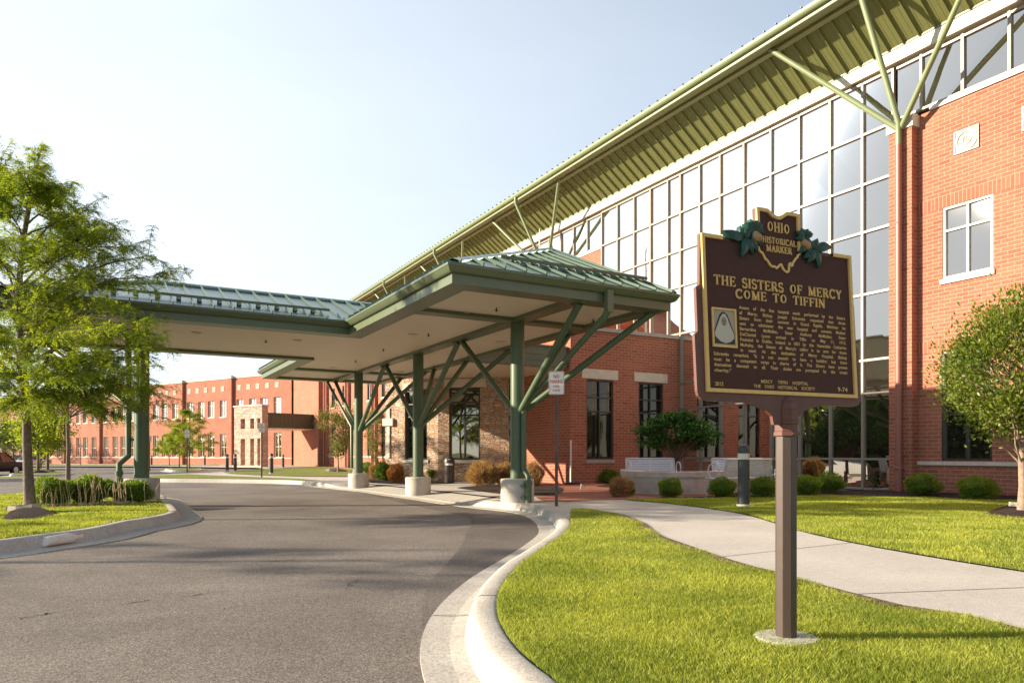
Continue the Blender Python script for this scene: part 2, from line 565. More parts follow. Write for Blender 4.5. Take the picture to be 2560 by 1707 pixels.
M['fresh_asphalt'] = ground_mat('fresh_asphalt', [(0.3, (0.10, 0.086, 0.073)), (0.7, (0.165, 0.142, 0.12))], 0.6, 70.0, 0.78, 0.9, 0.012, mid=30.0, midv=0.35, dv=0.85)
M['mulch'] = ground_mat('mulch', [(0.3, (0.020, 0.011, 0.008)), (0.7, (0.048, 0.027, 0.018))], 6.0, 45.0, 1.0, 1.0, 0.05, mid=22.0, midv=0.7, dv=0.8)
M['soil'] = ground_mat('soil', [(0.3, (0.10, 0.065, 0.035)), (0.7, (0.20, 0.135, 0.075))], 5.0, 50.0, 0.95, 1.0, 0.03, mid=20.0, midv=0.5)
M['lawn'] = ground_mat('lawn_turf', [(0.3, (0.10, 0.135, 0.018)), (0.5, (0.16, 0.19, 0.025)), (0.75, (0.23, 0.24, 0.04))], 0.7, 45.0, 0.95, 0.8, 0.03)
M['earth'] = ground_mat('meadow', [(0.3, (0.10, 0.12, 0.03)), (0.7, (0.17, 0.17, 0.05))], 0.2, 5.0, 0.95, 0.5, 0.03)
M['blade'] = leaf_mat('grass_blades', (0.16, 0.22, 0.025), (0.46, 0.49, 0.09), 0.42, 1.3)
M['green'] = plain('green_enamel', (0.105, 0.132, 0.070), 0.36, var=0.05, scale=3)
M['green_tube'] = plain('green_tube_paint', (0.075, 0.118, 0.060), 0.42, var=0.08, scale=9, bmp=0.12, bscale=45)
M['roof'] = plain('green_roof_metal', (0.15, 0.21, 0.165), 0.24, metal=0.55, var=0.05, scale=2)
M['olive'] = plain('olive_soffit', (0.175, 0.185, 0.062), 0.5, var=0.05, scale=2)
M['pale_green'] = plain('pale_green_metal', (0.195, 0.235, 0.115), 0.42, var=0.05, scale=3)
M['bronze'] = plain('bronze_frame', (0.055, 0.047, 0.040), 0.4, metal=0.2, var=0.08)
M['mullion'] = plain('champagne_mullion', (0.29, 0.24, 0.19), 0.42, metal=0.1, var=0.04)
M['white_frame'] = plain('pale_window_frame', (0.62, 0.57, 0.48), 0.45, var=0.04)
M['glass'] = glass_mat('coated_glass', (0.020, 0.016, 0.013), 0.33, (0.94, 0.92, 0.87), 0.012, 0.55)
M['clear_glass'] = glass_mat('dark_glass', (0.014, 0.011, 0.010), 0.045, (0.85, 0.82, 0.78), 0.004, 0.8)
M['red_pipe'] = plain('brick_red_downspout', (0.30, 0.115, 0.08), 0.4, var=0.06)
M['siding'] = plain('olive_green_siding', (0.105, 0.125, 0.075), 0.5, var=0.06)
M['dark_panel'] = plain('brown_green_panel', (0.085, 0.082, 0.048), 0.5, var=0.06)
M['dark_metal'] = plain('dark_grey_metal', (0.035, 0.038, 0.040), 0.4, metal=0.3, var=0.08)
M['bollard'] = plain('bollard_paint', (0.033, 0.040, 0.042), 0.4, var=0.08)
M['lens'] = plain('frosted_lens', (0.62, 0.58, 0.52), 0.2, var=0.1, scale=30)
M['silver'] = plain('silver_bench_paint', (0.62, 0.63, 0.66), 0.4, metal=0.15, var=0.04)
M['sign_white'] = plain('sign_white', (0.74, 0.70, 0.66), 0.5, var=0.04, scale=12)
M['sign_red'] = plain('sign_red', (0.42, 0.025, 0.035), 0.5, var=0.04)
M['sign_post'] = plain('sign_post_steel', (0.075, 0.062, 0.055), 0.5, metal=0.2, var=0.1)
M['black'] = plain('black_rubber', (0.015, 0.015, 0.016), 0.7)
M['white'] = plain('white_plastic', (0.72, 0.70, 0.66), 0.5, var=0.05)
M['plaque'] = plain('plaque_brown', (0.075, 0.030, 0.022), 0.65, spec=0.2, var=0.08, scale=30, bmp=0.25, bscale=250)
M['plaque_edge'] = plain('plaque_edge_brown', (0.135, 0.058, 0.042), 0.5, spec=0.3, var=0.1, scale=20, bmp=0.1, bscale=120)
M['gold'] = plain('gold_paint', (0.74, 0.47, 0.17), 0.6, spec=0.2, var=0.08, scale=40)
M['buckeye'] = plain('buckeye_green', (0.010, 0.058, 0.040), 0.45, var=0.15, scale=30)
M['nut'] = plain('buckeye_tan', (0.36, 0.20, 0.075), 0.55, var=0.15, scale=60, bmp=0.2, bscale=120)
M['sepia'] = plain('sepia_light', (0.42, 0.35, 0.26), 0.7, spec=0.1, var=0.1, scale=12)
M['sepia_dark'] = plain('sepia_dark', (0.075, 0.055, 0.04), 0.7, spec=0.1, var=0.1)
M['sepia_white'] = plain('sepia_white', (0.55, 0.48, 0.38), 0.7, spec=0.1, var=0.04)
M['sepia_skin'] = plain('sepia_skin', (0.33, 0.25, 0.18), 0.7, spec=0.1, var=0.08, scale=60)
M['post_brown'] = plain('post_brown', (0.062, 0.042, 0.033), 0.45, var=0.1, scale=14, bmp=0.05, bscale=120)
M['bark'] = plain('grey_bark', (0.17, 0.125, 0.095), 0.9, var=0.35, scale=14, bmp=0.6, bscale=30)
M['pale_bark'] = plain('pale_bark', (0.27, 0.195, 0.14), 0.9, var=0.3, scale=12, bmp=0.5, bscale=30)
M['locust'] = leaf_mat('locust_leaves', (0.11, 0.19, 0.02), (0.36, 0.42, 0.05), 0.62, 1.1)
M['tree_leaf'] = leaf_mat('tree_leaves', (0.035, 0.075, 0.014), (0.10, 0.145, 0.025), 0.4, 1.5)
M['pear_leaf'] = leaf_mat('pear_leaves', (0.075, 0.13, 0.016), (0.22, 0.25, 0.04), 0.42, 2.0, 0.38)
M['vase_leaf'] = leaf_mat('serviceberry_leaves', (0.10, 0.12, 0.035), (0.22, 0.21, 0.07), 0.4, 1.5)
M['maple_leaf'] = leaf_mat('maple_leaves', (0.02, 0.07, 0.012), (0.055, 0.14, 0.02), 0.4, 3.0)
M['box_leaf'] = leaf_mat('boxwood_leaves', (0.085, 0.17, 0.014), (0.24, 0.32, 0.03), 0.4, 6.0, 0.45)
M['box_core'] = plain('boxwood_core', (0.06, 0.105, 0.014), 0.9, var=0.4, scale=20, bmp=1.0, bscale=25)
M['dead_leaf'] = leaf_mat('dead_needles', (0.22, 0.12, 0.05), (0.50, 0.33, 0.15), 0.25, 6.0, 0.8)
M['rust_leaf'] = leaf_mat('rust_needles', (0.28, 0.11, 0.03), (0.50, 0.25, 0.07), 0.3, 6.0, 0.8)
M['dead_core'] = plain('dead_core', (0.17, 0.085, 0.04), 0.95, var=0.4, scale=20, bmp=1.0, bscale=25)
M['straw'] = plain('dry_stalk', (0.68, 0.50, 0.31), 0.8, var=0.25, scale=20)
M['sand'] = plain('woven_sack', (0.68, 0.60, 0.51), 0.85, var=0.12, scale=14, bmp=0.4, bscale=160)
M['slab'] = plain('limestone_slab', (0.52, 0.46, 0.37), 0.9, var=0.15, scale=6, bmp=0.4, bscale=20)
M['hydrant'] = plain('hydrant_yellow', (0.50, 0.40, 0.13), 0.5)

def ceiling_mat():
    m, nt, b = new_mat('beaded_ceiling')
    uv = N(nt, 'ShaderNodeUVMap')
    br = N(nt, 'ShaderNodeTexBrick', Scale=1.0)
    br.inputs['Color1'].default_value = (0.70, 0.60, 0.46, 1); br.inputs['Color2'].default_value = (0.68, 0.585, 0.45, 1)
    br.inputs['Mortar'].default_value = (0.50, 0.42, 0.32, 1)
    br.inputs['Mortar Size'].default_value = 0.006
    br.inputs['Brick Width'].default_value = 9.0; br.inputs['Row Height'].default_value = 0.15
    nt.links.new(uv.outputs['UV'], br.inputs['Vector'])
    nt.links.new(br.outputs['Color'], b.inputs['Base Color'])
    b.inputs['Roughness'].default_value = 0.5
    bump(nt, b, br.outputs['Fac'], -0.006, 0.5)
    return m
M['ceiling'] = ceiling_mat()

# ================================================================== GROUND
RD = -0.145
def zroad(x, y): return Z0(x, y) + RD

mb = MB()
mb.face([(-900,-300,-0.42),(900,-300,-0.42),(900,12,-0.42),(-900,12,-0.42)])
mb.face([(-900,12,-0.42),(900,12,-0.42),(900,122,-0.86),(-900,122,-0.86)])
mb.face([(-900,122,-0.86),(900,122,-0.86),(900,1600,-0.86),(-900,1600,-0.86)])
tag(mb.build('ground', M['earth']), kind='structure')

mb = MB()
XL, XR = -62, 30
mb.face([(XL,-25,RD),(XR,-25,RD),(XR,12,RD),(XL,12,RD)])
mb.face([(XL,12,RD),(XR,12,RD),(XR,122,RD-0.44),(XL,122,RD-0.44)])
tag(mb.build('road', M['asphalt']), kind='structure')

# a few open cracks in the drive
rc = random.Random(2)
for a, b in (((430,1495),(560,1478)),((20,1552),(190,1522)),((640,1405),(740,1398)),((300,1512),(395,1496)),((860,1480),(905,1440))):
    p, q = gp(*a, RD), gp(*b, RD); mb = MB(); n = 14; L = []
    for i in range(n+1):
        f = i/n; m_ = p.lerp(q, f)
        L.append((m_.x+rc.gauss(0,.02), m_.y+rc.gauss(0,.02), 0.004*rc.uniform(.4,1.6)*math.sin(math.pi*min(.95,max(.05,f)))))
    for c, d in zip(L, L[1:]):
        t = Vector((d[0]-c[0], d[1]-c[1])).normalized(); s_ = (-t.y, t.x)
        mb.face([(c[0]-s_[0]*c[2],c[1]-s_[1]*c[2],zroad(c[0],c[1])+.003),(d[0]-s_[0]*d[2],d[1]-s_[1]*d[2],zroad(d[0],d[1])+.003),(d[0]+s_[0]*d[2],d[1]+s_[1]*d[2],zroad(d[0],d[1])+.003),(c[0]+s_[0]*c[2],c[1]+s_[1]*c[2],zroad(c[0],c[1])+.003)])
    tag(mb.build('asphalt_crack', M['mulch']), kind='structure')
# inner line of the kerb top: near lawn, round its tip, along the apron and the far strip
K_px = [(1700,2150),(1580,1960),(1480,1810),(1391,1707),(1345,1671),(1292,1624.5),(1255,1571),(1242,1531.6),(1245,1492),
        (1265,1452),(1305,1409),(1358,1372),(1398,1342.6),(1420,1322),(1427,1311),(1423,1299),(1406,1284),(1374,1270),
        (1332,1261.5),(1285,1256.5),(1240,1252.5),(1199,1248.5),(1133,1241),(1066,1232.5),(1000,1225),(930,1216.5),(865,1210.5),
        (800,1205),(716,1200),(600,1198),(500,1197.2),(420,1196.6),(372,1194.5),(352,1191.5),(368,1188.5),(430,1184.5),(520,1181)]
K = [gp(*p) for p in K_px]
K = [Vector((9.0,-3.2,0)), Vector((4.2,-1.3,0)), Vector((2.0,-0.2,0))] + K
K2 = catmull([(p.x, p.y) for p in K], 0.07)

def drop_at(p):
    """how far the kerb is lowered beside the covered drive (flush crossing)"""
    d = depth_of(p)
    r = p[0]*CS - p[1]*SN
    if d < 13.9 or r > 0.6: return 0.0
    px = CX + FPX * r / d
    def sm(a, b, x):
        t = min(1, max(0, (x-a)/(b-a))); return t*t*(3-2*t)
    return 0.115 * min(sm(1240, 1150, px) if px > 900 else 1, sm(800, 880, px) if px < 900 else 1)

def kerb_strip(path, side, name, drop=None, closed=False, gutter=0.27):
    mb = MB(); gb = MB()
    prof = [(-0.02,-0.12),(0.0,0.004),(0.02,0.012),(0.12,0.012),(0.155,0.0),(0.175,-0.03),(0.205,RD+0.014),(0.212,RD+0.010)]
    gprof = [(0.205,RD+0.016),(0.30,RD+0.006),(0.205+gutter,RD+0.010),(0.205+gutter+0.005,RD-0.06)]
    def ring(i, pr):
        n = len(path)
        a = path[i-1] if (i > 0 or closed) else path[i]
        b = path[(i+1) % n] if (i < n-1 or closed) else path[i]
        t = Vector((b[0]-a[0], b[1]-a[1])).normalized()
        nx, ny = (-t.y, t.x) if side > 0 else (t.y, -t.x)
        q = path[i]; z0 = Z0(q[0], q[1]); dr = drop(q) if drop else 0
        out = []
        for o, z in pr:
            zz = z
            if z > RD + 0.02: zz = max(z - dr, RD + 0.022)
            out.append((q[0]+nx*o, q[1]+ny*o, z0+zz))
        return out
    for M_, pr in ((mb, prof), (gb, gprof)):
        rings = [ring(i, pr) for i in range(len(path))]
        k = len(pr)
        for r in rings: M_.v += r
        seq = list(zip(range(len(path)-1), range(1, len(path))))
        if closed: seq.append((len(path)-1, 0))
        for i, j in seq:
            for m in range(k-1):
                M_.f.append((i*k+m, j*k+m, j*k+m+1, i*k+m+1) if side < 0 else (i*k+m, i*k+m+1, j*k+m+1, j*k+m))
    o = mb.build(name, M['kerb']); smooth_angle(o, 50); tag(o, kind='structure')
    g = gb.build('gutter_pan', M['kerb']); tag(g, kind='structure')
    return o
kerb_strip(K2, +1, 'kerb', drop_at)

# dark resealed band of asphalt along the gutter
mb = MB()
def offs(path, side, o):
    out = []
    for i, q in enumerate(path):
        a = path[max(0,i-1)]; b = path[min(len(path)-1,i+1)]
        t = Vector((b[0]-a[0], b[1]-a[1])).normalized()
        n = (-t.y, t.x) if side > 0 else (t.y, -t.x)
        out.append((q[0]+n[0]*o, q[1]+n[1]*o))
    return out
seg = [q for q in K2 if depth_of(q) > 4.6 and q[1] < 23 and q[0] > 2]
ia, ib = offs(seg, 1, 0.46), offs(seg, 1, 1.55)
for i in range(len(seg)-1):
    w0 = min(1, i/80.0, (len(seg)-1-i)/150.0); w1 = min(1, (i+1)/80.0, (len(seg)-2-i)/150.0)
    p = [ia[i], ia[i+1],
         (ia[i+1][0]+(ib[i+1][0]-ia[i+1][0])*w1, ia[i+1][1]+(ib[i+1][1]-ia[i+1][1])*w1),
         (ia[i][0]+(ib[i][0]-ia[i][0])*w0, ia[i][1]+(ib[i][1]-ia[i][1])*w0)]
    if w0 + w1 > 0: mb.face([(q[0], q[1], zroad(*q)+0.004) for q in p])
tag(mb.build('asphalt_patch', M['fresh_asphalt']), kind='structure')

# concrete walk: everything between the kerb and the buildings
tip_i = min(range(len(K2)), key=lambda i: (K2[i]-Vector(gp(1423,1299)[:2])).length)
walk_edge = K2[tip_i:]
far_edge = [gp(*p) for p in ((600,1176),(668,1172),(640,1168.5),(560,1168),(470,1166),(330,1164.8),(120,1164.6),(0,1165))]
poly = [(q[0], q[1]) for q in walk_edge] + [(p.x, p.y) for p in far_edge] + [(-45, 140), (24, 140), (24, -2), (9.5, -2)]
near_px = [(3600,1790),(2900,1650),(2560,1578),(2419,1541.6),(2260,1518),(2127.6,1485),(1995,1449),(1942,1432),(1895,1422),(1796,1392),
           (1703,1359),(1643,1336),(1610,1309),(1564,1289.5),(1511,1279.6),(1464,1272),(1428,1273)]
WALK_NEAR = catmull([gp(*p)[:2] for p in near_px], 0.3)
walk_far_px = [(1564,1250),(1663,1258),(1763,1270),(1862,1286),(1942,1309),(1995,1326),(2128,1356),(2326.5,1392),(2560,1429),(2900,1475),(3600,1560)]
WALK_FAR = catmull([gp(*p)[:2] for p in walk_far_px], 0.3)
bed_px = [(2900,1268),(2640,1257),(2560,1253.5),(2460,1251),(2360,1246),(2260,1243.5),(2150,1241.5),(2000,1240.5),(1940,1244.5),(1850,1245.5),(1760,1247),(1680,1247.5),(1610,1248.5),(1564,1249)]
BED_LINE = catmull([gp(*p)[:2] for p in bed_px], 0.3)
edge_set = {(round(q[0],3), round(q[1],3)) for q in walk_edge}
def zwalk(x, y):
    z = Z0(x, y)
    if (round(x,3), round(y,3)) in edge_set: z -= max(0, drop_at((x, y)) - 0.0)
    return z
mb = MB()
# inner ring keeps the apron level a metre in from the lowered kerb
ap_i = next(i for i, q in enumerate(walk_edge) if q[0]*CS-q[1]*SN < 0.12 and depth_of(q) > 12)
AP = walk_edge[ap_i:]
inner = offs(AP, -1, 0.9)
for i in range(len(AP)-1):
    a, b = AP[i], AP[i+1]; c, d = inner[i+1], inner[i]
    mb.face([(a[0],a[1],zwalk(*a)), (d[0],d[1],Z0(*d)-0.3*drop_at(a)), (c[0],c[1],Z0(*c)-0.3*drop_at(b)), (b[0],b[1],zwalk(*b))])
inner = [q for i, q in enumerate(inner) if i % 10 == 0 and depth_of(q) < 26]
poly2 = [(q[0], q[1]) for q in inner] + [gp(700,1197)[:2], gp(500,1190)[:2], gp(430,1184.5)[:2], gp(520,1181)[:2]] + [(p.x, p.y) for p in far_edge] + [(-45, 140), (24, 140), (24, 1.5), (18.2, 1.2)] + [(q[0], q[1]) for q in BED_LINE] + [gp(1440,1249)[:2]]
mb.sheet(poly2, lambda x, y: Z0(x, y) - 0.006)
near_w = [(q[0], q[1]) for q in WALK_NEAR] + [(q[0], q[1]) for q in walk_edge[0:ap_i+1:2]] + [gp(1300,1246)[:2], gp(1480,1246)[:2]] + [(q[0], q[1]) for q in WALK_FAR]
mb.sheet(near_w, lambda x, y: Z0(x, y))
tag(mb.build('pavement', M['walk']), kind='structure')

# saw cut joints in the near kerb
mb = MB()
for i in range(6, len(K2)-2):
    if i % 44 == 0 and K2[i].y < 30:
        q = K2[i]; t = (K2[i+1]-K2[i-1]).normalized(); n_ = Vector((-t.y, t.x)); dr = drop_at(q); z = Z0(q.x, q.y)
        P_ = [(0.0,0.014),(0.12,0.0145),(0.157,0.003),(0.178,-0.027),(0.208,RD+0.018),(0.47,RD+0.013)]
        P_ = [(o, max(zz-dr, RD+0.026) if zz > RD+0.02 else zz) for o, zz in P_]
        for (o1, z1), (o2, z2) in zip(P_, P_[1:]):
            mb.face([(q.x+n_.x*o1-t.x*.006, q.y+n_.y*o1-t.y*.006, z+z1), (q.x+n_.x*o2-t.x*.006, q.y+n_.y*o2-t.y*.006, z+z2), (q.x+n_.x*o2+t.x*.006, q.y+n_.y*o2+t.y*.006, z+z2), (q.x+n_.x*o1+t.x*.006, q.y+n_.y*o1+t.y*.006, z+z1)])
tag(mb.build('kerb_joint', M['fresh_asphalt']), kind='structure')
# control joints cut across the near walk
mb = MB()
for a, b in (((2127,1485),(2560,1468)), ((1796,1392),(2128,1356)), ((1560,1289),(1790,1275))):
    p, q = gp(*a), gp(*b)
    t = (q-p).normalized()*0.006; s = Vector((-t.y, t.x, 0))
    mb.face([p-s+Vector((0,0,.002)), p+s+Vector((0,0,.002)), q+s+Vector((0,0,.002)), q-s+Vector((0,0,.002))])
tag(mb.build('pavement_joint', M['fresh_asphalt']), kind='structure')

SOIL = 1   # lawn lies to the left of the walk edge, walking away from the camera
# lawns ------------------------------------------------------------------
lawn_edge = [q for q in K2[:tip_i+1]]
NEAR_LAWN = [(q[0], q[1]) for q in lawn_edge] + [(q[0], q[1]) for q in reversed(WALK_NEAR)]
RIGHT_FRONT = [(q[0], q[1]) for q in WALK_FAR]
RIGHT_LAWN = RIGHT_FRONT + [(16.5, 1.0), (17.4, 2.0)] + [(q[0], q[1]) for q in BED_LINE]
def lawn(poly, name='lawn', off=0.012, mat='lawn'):
    mb = MB(); mb.sheet(poly, lambda x, y: Z0(x, y) + off)
    return tag(mb.build(name, M[mat]), kind='structure')
lawn(NEAR_LAWN); lawn(RIGHT_LAWN)
STRIP = [gp(*p)[:2] for p in ((366,1194.2),(420,1195.6),(500,1196.2),(600,1197),(716,1198.8),(780,1202),(800,1201),(740,1196),(640,1192.5),(540,1188.5),(468,1185),(400,1187.5),(370,1190))]
lawn(catmull(STRIP, 0.5)[:-1] if False else STRIP)
LAWN2 = [gp(*p)[:2] for p in ((556,1180),(575,1183.5),(640,1187),(760,1190.5),(872,1191),(880,1172),(830,1167),(780,1166.5),(720,1168.5),(680,1170.5),(620,1175))]
lawn(LAWN2)
FAR_STRIP = [gp(*p)[:2] for p in ((0,1163.8),(200,1163.6),(440,1163.4),(545,1163),(560,1161.6),(440,1160.6),(200,1159.3),(0,1158.2))]
lawn(FAR_STRIP)

# bare soil along the near edge of the walk
mb = MB(); rs = random.Random(6)
A_ = offs(WALK_NEAR, -1, -0.004); wds = [rs.uniform(.10,.20) for i in range(len(WALK_NEAR))]
for i in range(len(WALK_NEAR)-1):
    q0, q1 = WALK_NEAR[i], WALK_NEAR[i+1]; t = Vector((q1[0]-q0[0], q1[1]-q0[1])).normalized(); n_ = Vector((-t.y, t.x))*SOIL
    mb.face([(q0[0],q0[1],Z0(*q0)+.017),(q1[0],q1[1],Z0(*q1)+.017),(q1[0]+n_.x*wds[i+1],q1[1]+n_.y*wds[i+1],Z0(*q1)+.020),(q0[0]+n_.x*wds[i],q0[1]+n_.y*wds[i],Z0(*q0)+.020)])
tag(mb.build('soil_edge', M['soil']), kind='structure')

def island(px, name='lawn', off=0.0):
    pts = [gp(*p) for p in px]
    c = catmull([p[:2] for p in pts] + [pts[0][:2]], 0.3)[:-1]
    area = sum(a[0]*b[1]-b[0]*a[1] for a, b in zip(c, c[1:]+c[:1]))
    kerb_strip(c, -1 if area > 0 else 1, 'kerb', None, True, 0.36)
    lawn([(q[0], q[1]) for q in c], name, 0.004)
    return [(q[0], q[1]) for q in c]
ISL = island([(-420,1392),(-200,1370),(0,1349),(89,1337),(149,1330),(208,1322),(253,1313),(298,1303),(342,1297),(387,1289.6),(412,1283),(421,1277.5),
              (416,1268),(406,1256),(398,1246),(392,1238.5),(370,1234),(310,1229),(230,1228),(120,1230),(0,1236.5),(-200,1246),(-420,1256)])
ISL2 = island([(-260,1201),(-60,1197.5),(40,1195.5),(92,1194.2),(96,1193),(70,1191.5),(0,1191),(-260,1192)])
ISL3 = island([(32,1187.5),(60,1186.8),(120,1185.6),(155,1183),(168,1180.2),(160,1178.2),(110,1177.2),(60,1179),(36,1183)])
ISL4 = island([(418,1172),(440,1175.5),(470,1176.2),(492,1174.5),(500,1171.5),(480,1169.6),(445,1169.2)])
ISL5 = island([(40,1172.5),(90,1172.4),(160,1171.5),(164,1169.6),(100,1168.6),(44,1168.8)])

# planting beds -----------------------------------------------------------
def bed(px, off=0.02, bulge=0.0):
    pts = catmull([gp(*p)[:2] for p in px] + [gp(*px[0])[:2]], 0.25)[:-1]
    mb = MB()
    cx = sum(p[0] for p in pts)/len(pts); cy = sum(p[1] for p in pts)/len(pts)
    n = len(pts); rings = 5 if bulge else 1
    for k in range(rings+1):
        f = 1 - k/ (rings+ (0 if rings > 1 else 1)) if bulge else 1
        for p in pts:
            x, y = cx+(p[0]-cx)*f, cy+(p[1]-cy)*f
            mb.v.append((x, y, Z0(x, y)+off*(0.2 if k == 0 and bulge else 1)+bulge*(1-f*f)))
    if bulge:
        for k in range(rings):
            for i in range(n):
                j = (i+1) % n
                mb.f.append((k*n+i, k*n+j, (k+1)*n+j, (k+1)*n+i))
    else:
        mb = MB(); mb.sheet([(p[0], p[1]) for p in pts], lambda x, y: Z0(x, y)+off)
    o = mb.build('mulch_bed', M['mulch'], smooth=bool(bulge))
    return tag(o, kind='structure')
mb = MB()
mb.sheet([(q[0], q[1]) for q in BED_LINE] + [gp(1800,1240)[:2], (16.2,14.6), (17.5,13.2), (19.1,12.3), (19.12,1.0), (17.9,1.2)], lambda x, y: Z0(x, y)+0.016)
tag(mb.build('mulch_bed', M['mulch']), kind='structure')
bed([(1140,1219),(1200,1214),(1290,1213),(1390,1216),(1408,1226),(1380,1238),(1300,1238),(1210,1229)], 0.012)
bed([(1490,1216),(1530,1210),(1560,1213),(1545,1220)], 0.022)
bed([(880,1196),(920,1190),(1010,1200),(1120,1204),(1130,1207),(1040,1210),(960,1208),(915,1204)], 0.012)
bed([(2440,1290),(2500,1268),(2570,1261),(2680,1266),(2720,1288),(2600,1300),(2500,1297)], 0.012, 0.10)
bed([(0,1298),(30,1276),(80,1268),(130,1279),(152,1290),(80,1300),(20,1305)], 0.012, 0.10)
bed([(58,1262),(110,1258),(200,1252),(300,1246),(385,1244),(405,1262),(409,1271),(330,1268),(220,1270),(90,1270)], 0.016)
bed([(826,1176.5),(845,1174),(868,1176.5),(862,1179),(835,1179.5)], 0.014, 0.12)
bed([(830,1166.5),(850,1164.6),(930,1166),(960,1180),(910,1179),(880,1170)], 0.014)
bed([(84,1178.3),(98,1177),(120,1179),(112,1182),(90,1181.5)], 0.014, 0.1)
bed([(108,1176),(122,1175),(138,1177),(125,1179)], 0.014, 0.1)
# brick paving of the entrance court
mb = MB()
PAV = [gp(*p)[:2] for p in ((1296,1203),(1330,1236),(1356,1252),(1420,1254),(1480,1250.5),(1560,1247.5),(1640,1246.5),(1800,1243.5),(1850,1240))] + [(18.0,14.2),(19.1,14.2),(19.1,22.6),(13.6,25.0)]
mb.sheet(PAV, lambda x, y: Z0(x, y)+0.006)
tag(mb.build('brick_paving', M['paver']), kind='structure')

# ------------------------------------------------------------------ grass blades
def blades(poly, n_target, hmin, hmax, w, seed, dfall=None, clip=None, off=0.012, soil=None):
    rng = np.random.default_rng(seed)
    p = np.array(poly)
    lo, hi = p.min(0), p.max(0)
    if clip is not None:
        lo = np.maximum(lo, clip[0]); hi = np.minimum(hi, clip[1])
    x = rng.uniform(lo[0], hi[0], n_target); y = rng.uniform(lo[1], hi[1], n_target)
    d = x*SN + y*CS; r = x*CS - y*SN
    keep = inpoly(x, y, poly) & (d > 1.8) & (np.abs(r) < 0.78*d + 0.3)
    if dfall is not None:
        keep &= rng.uniform(0, 1, n_target) < np.clip((dfall/np.maximum(d, .1))**2, 0, 1)
    x, y, d = x[keep], y[keep], d[keep]
    if soil is not None:
        pts = np.array([(q[0], q[1]) for q in soil]); md = np.full(len(x), 9.0)
        for a, b in zip(pts, pts[1:]):
            t = np.clip(((x-a[0])*(b[0]-a[0])+(y-a[1])*(b[1]-a[1]))/((b-a)@(b-a)), 0, 1)
            md = np.minimum(md, np.hypot(x-a[0]-t*(b[0]-a[0]), y-a[1]-t*(b[1]-a[1])))
        k2 = md > 0.05+0.045*np.sin(x*2.1+y*3.3)+0.03*np.sin(x*9.0-y*7.0)+rng.uniform(-.02,.05,len(x))
        x, y, d = x[k2], y[k2], d[k2]
    n = len(x)
    tuft = np.sin(x*3.1+1.3*np.sin(y*2.3))*np.sin(y*2.7+x*0.7)
    h = rng.uniform(hmin, hmax, n) * (1+0.25*tuft)
    ww = w * np.clip(d/5.0, 0.8, 3.5) * rng.uniform(0.7, 1.3, n)
    a = rng.uniform(0, 2*np.pi, n); la = rng.uniform(0, 2*np.pi, n); lean = rng.uniform(0.1, 0.75, n)*h
    z = -0.004*np.clip(y-12, 0, 110) + off - 0.004
    dx, dy = np.cos(a)*ww/2, np.sin(a)*ww/2
    lx, ly = np.cos(la)*lean, np.sin(la)*lean
    V = np.empty((n, 4, 3))
    V[:,0] = np.stack([x-dx, y-dy, z], 1)
    V[:,1] = np.stack([x+dx, y+dy, z], 1)
    V[:,2] = np.stack([x+dx*0.7+lx*0.45, y+dy*0.7+ly*0.45, z+h*0.6], 1)
    V[:,3] = np.stack([x+lx, y+ly, z+h], 1)
    return V.reshape(-1, 3)
NEAR_LAWN_C = [(q[0], q[1]) for q in lawn_edge[::5]] + [(q[0], q[1]) for q in reversed(WALK_NEAR)]
V = np.concatenate([
    blades(NEAR_LAWN_C, 1800000, 0.016, 0.040, 0.0027, 1, 4.2, (np.array([1.0,0.2]), np.array([12.,14.])), 0.012, WALK_NEAR),
    blades(RIGHT_LAWN, 420000, 0.022, 0.045, 0.0042, 2, 12.0, (np.array([5.,2.]), np.array([19.,19.]))),
    blades(ISL, 330000, 0.022, 0.045, 0.005, 3, 12.0, (np.array([-12.,4.]), np.array([3.,26.])), 0.004)])
tag(quads_mesh('grass_blades', V, M['blade']), 'short sunlit lawn grass beside the drive and walk', 'grass', kind='stuff')

# ================================================================== MAIN BUILDING
XW, XP, XG = 19.12, 18.85, 19.16
hb = thing('hospital_building', 'long red brick hospital with a tall glass wall under an upswept green eave', 'hospital', (19, 12, 0))
def PX(X):      # wall facing -X : u = Y, v = Z, w = inward
    return lambda u, v, w: (X + w, u, v)

UP = (9.64, 10.88); 
holes = [(9.64,10.88,5.62,7.50), (9.66,10.90,0.85,3.72), (4.9,6.14,5.62,7.50), (4.9,6.14,0.85,3.72)]
mb = MB(); mb.wall(PX(XW), -4, 11.54, -0.2, 10.2, holes, 0.12)
mb.box(XW+0.25, -4, -0.2, XW+0.45, 11.5, 10.2) if False else None
mb.build('brick_wall', M['brick'], hb)

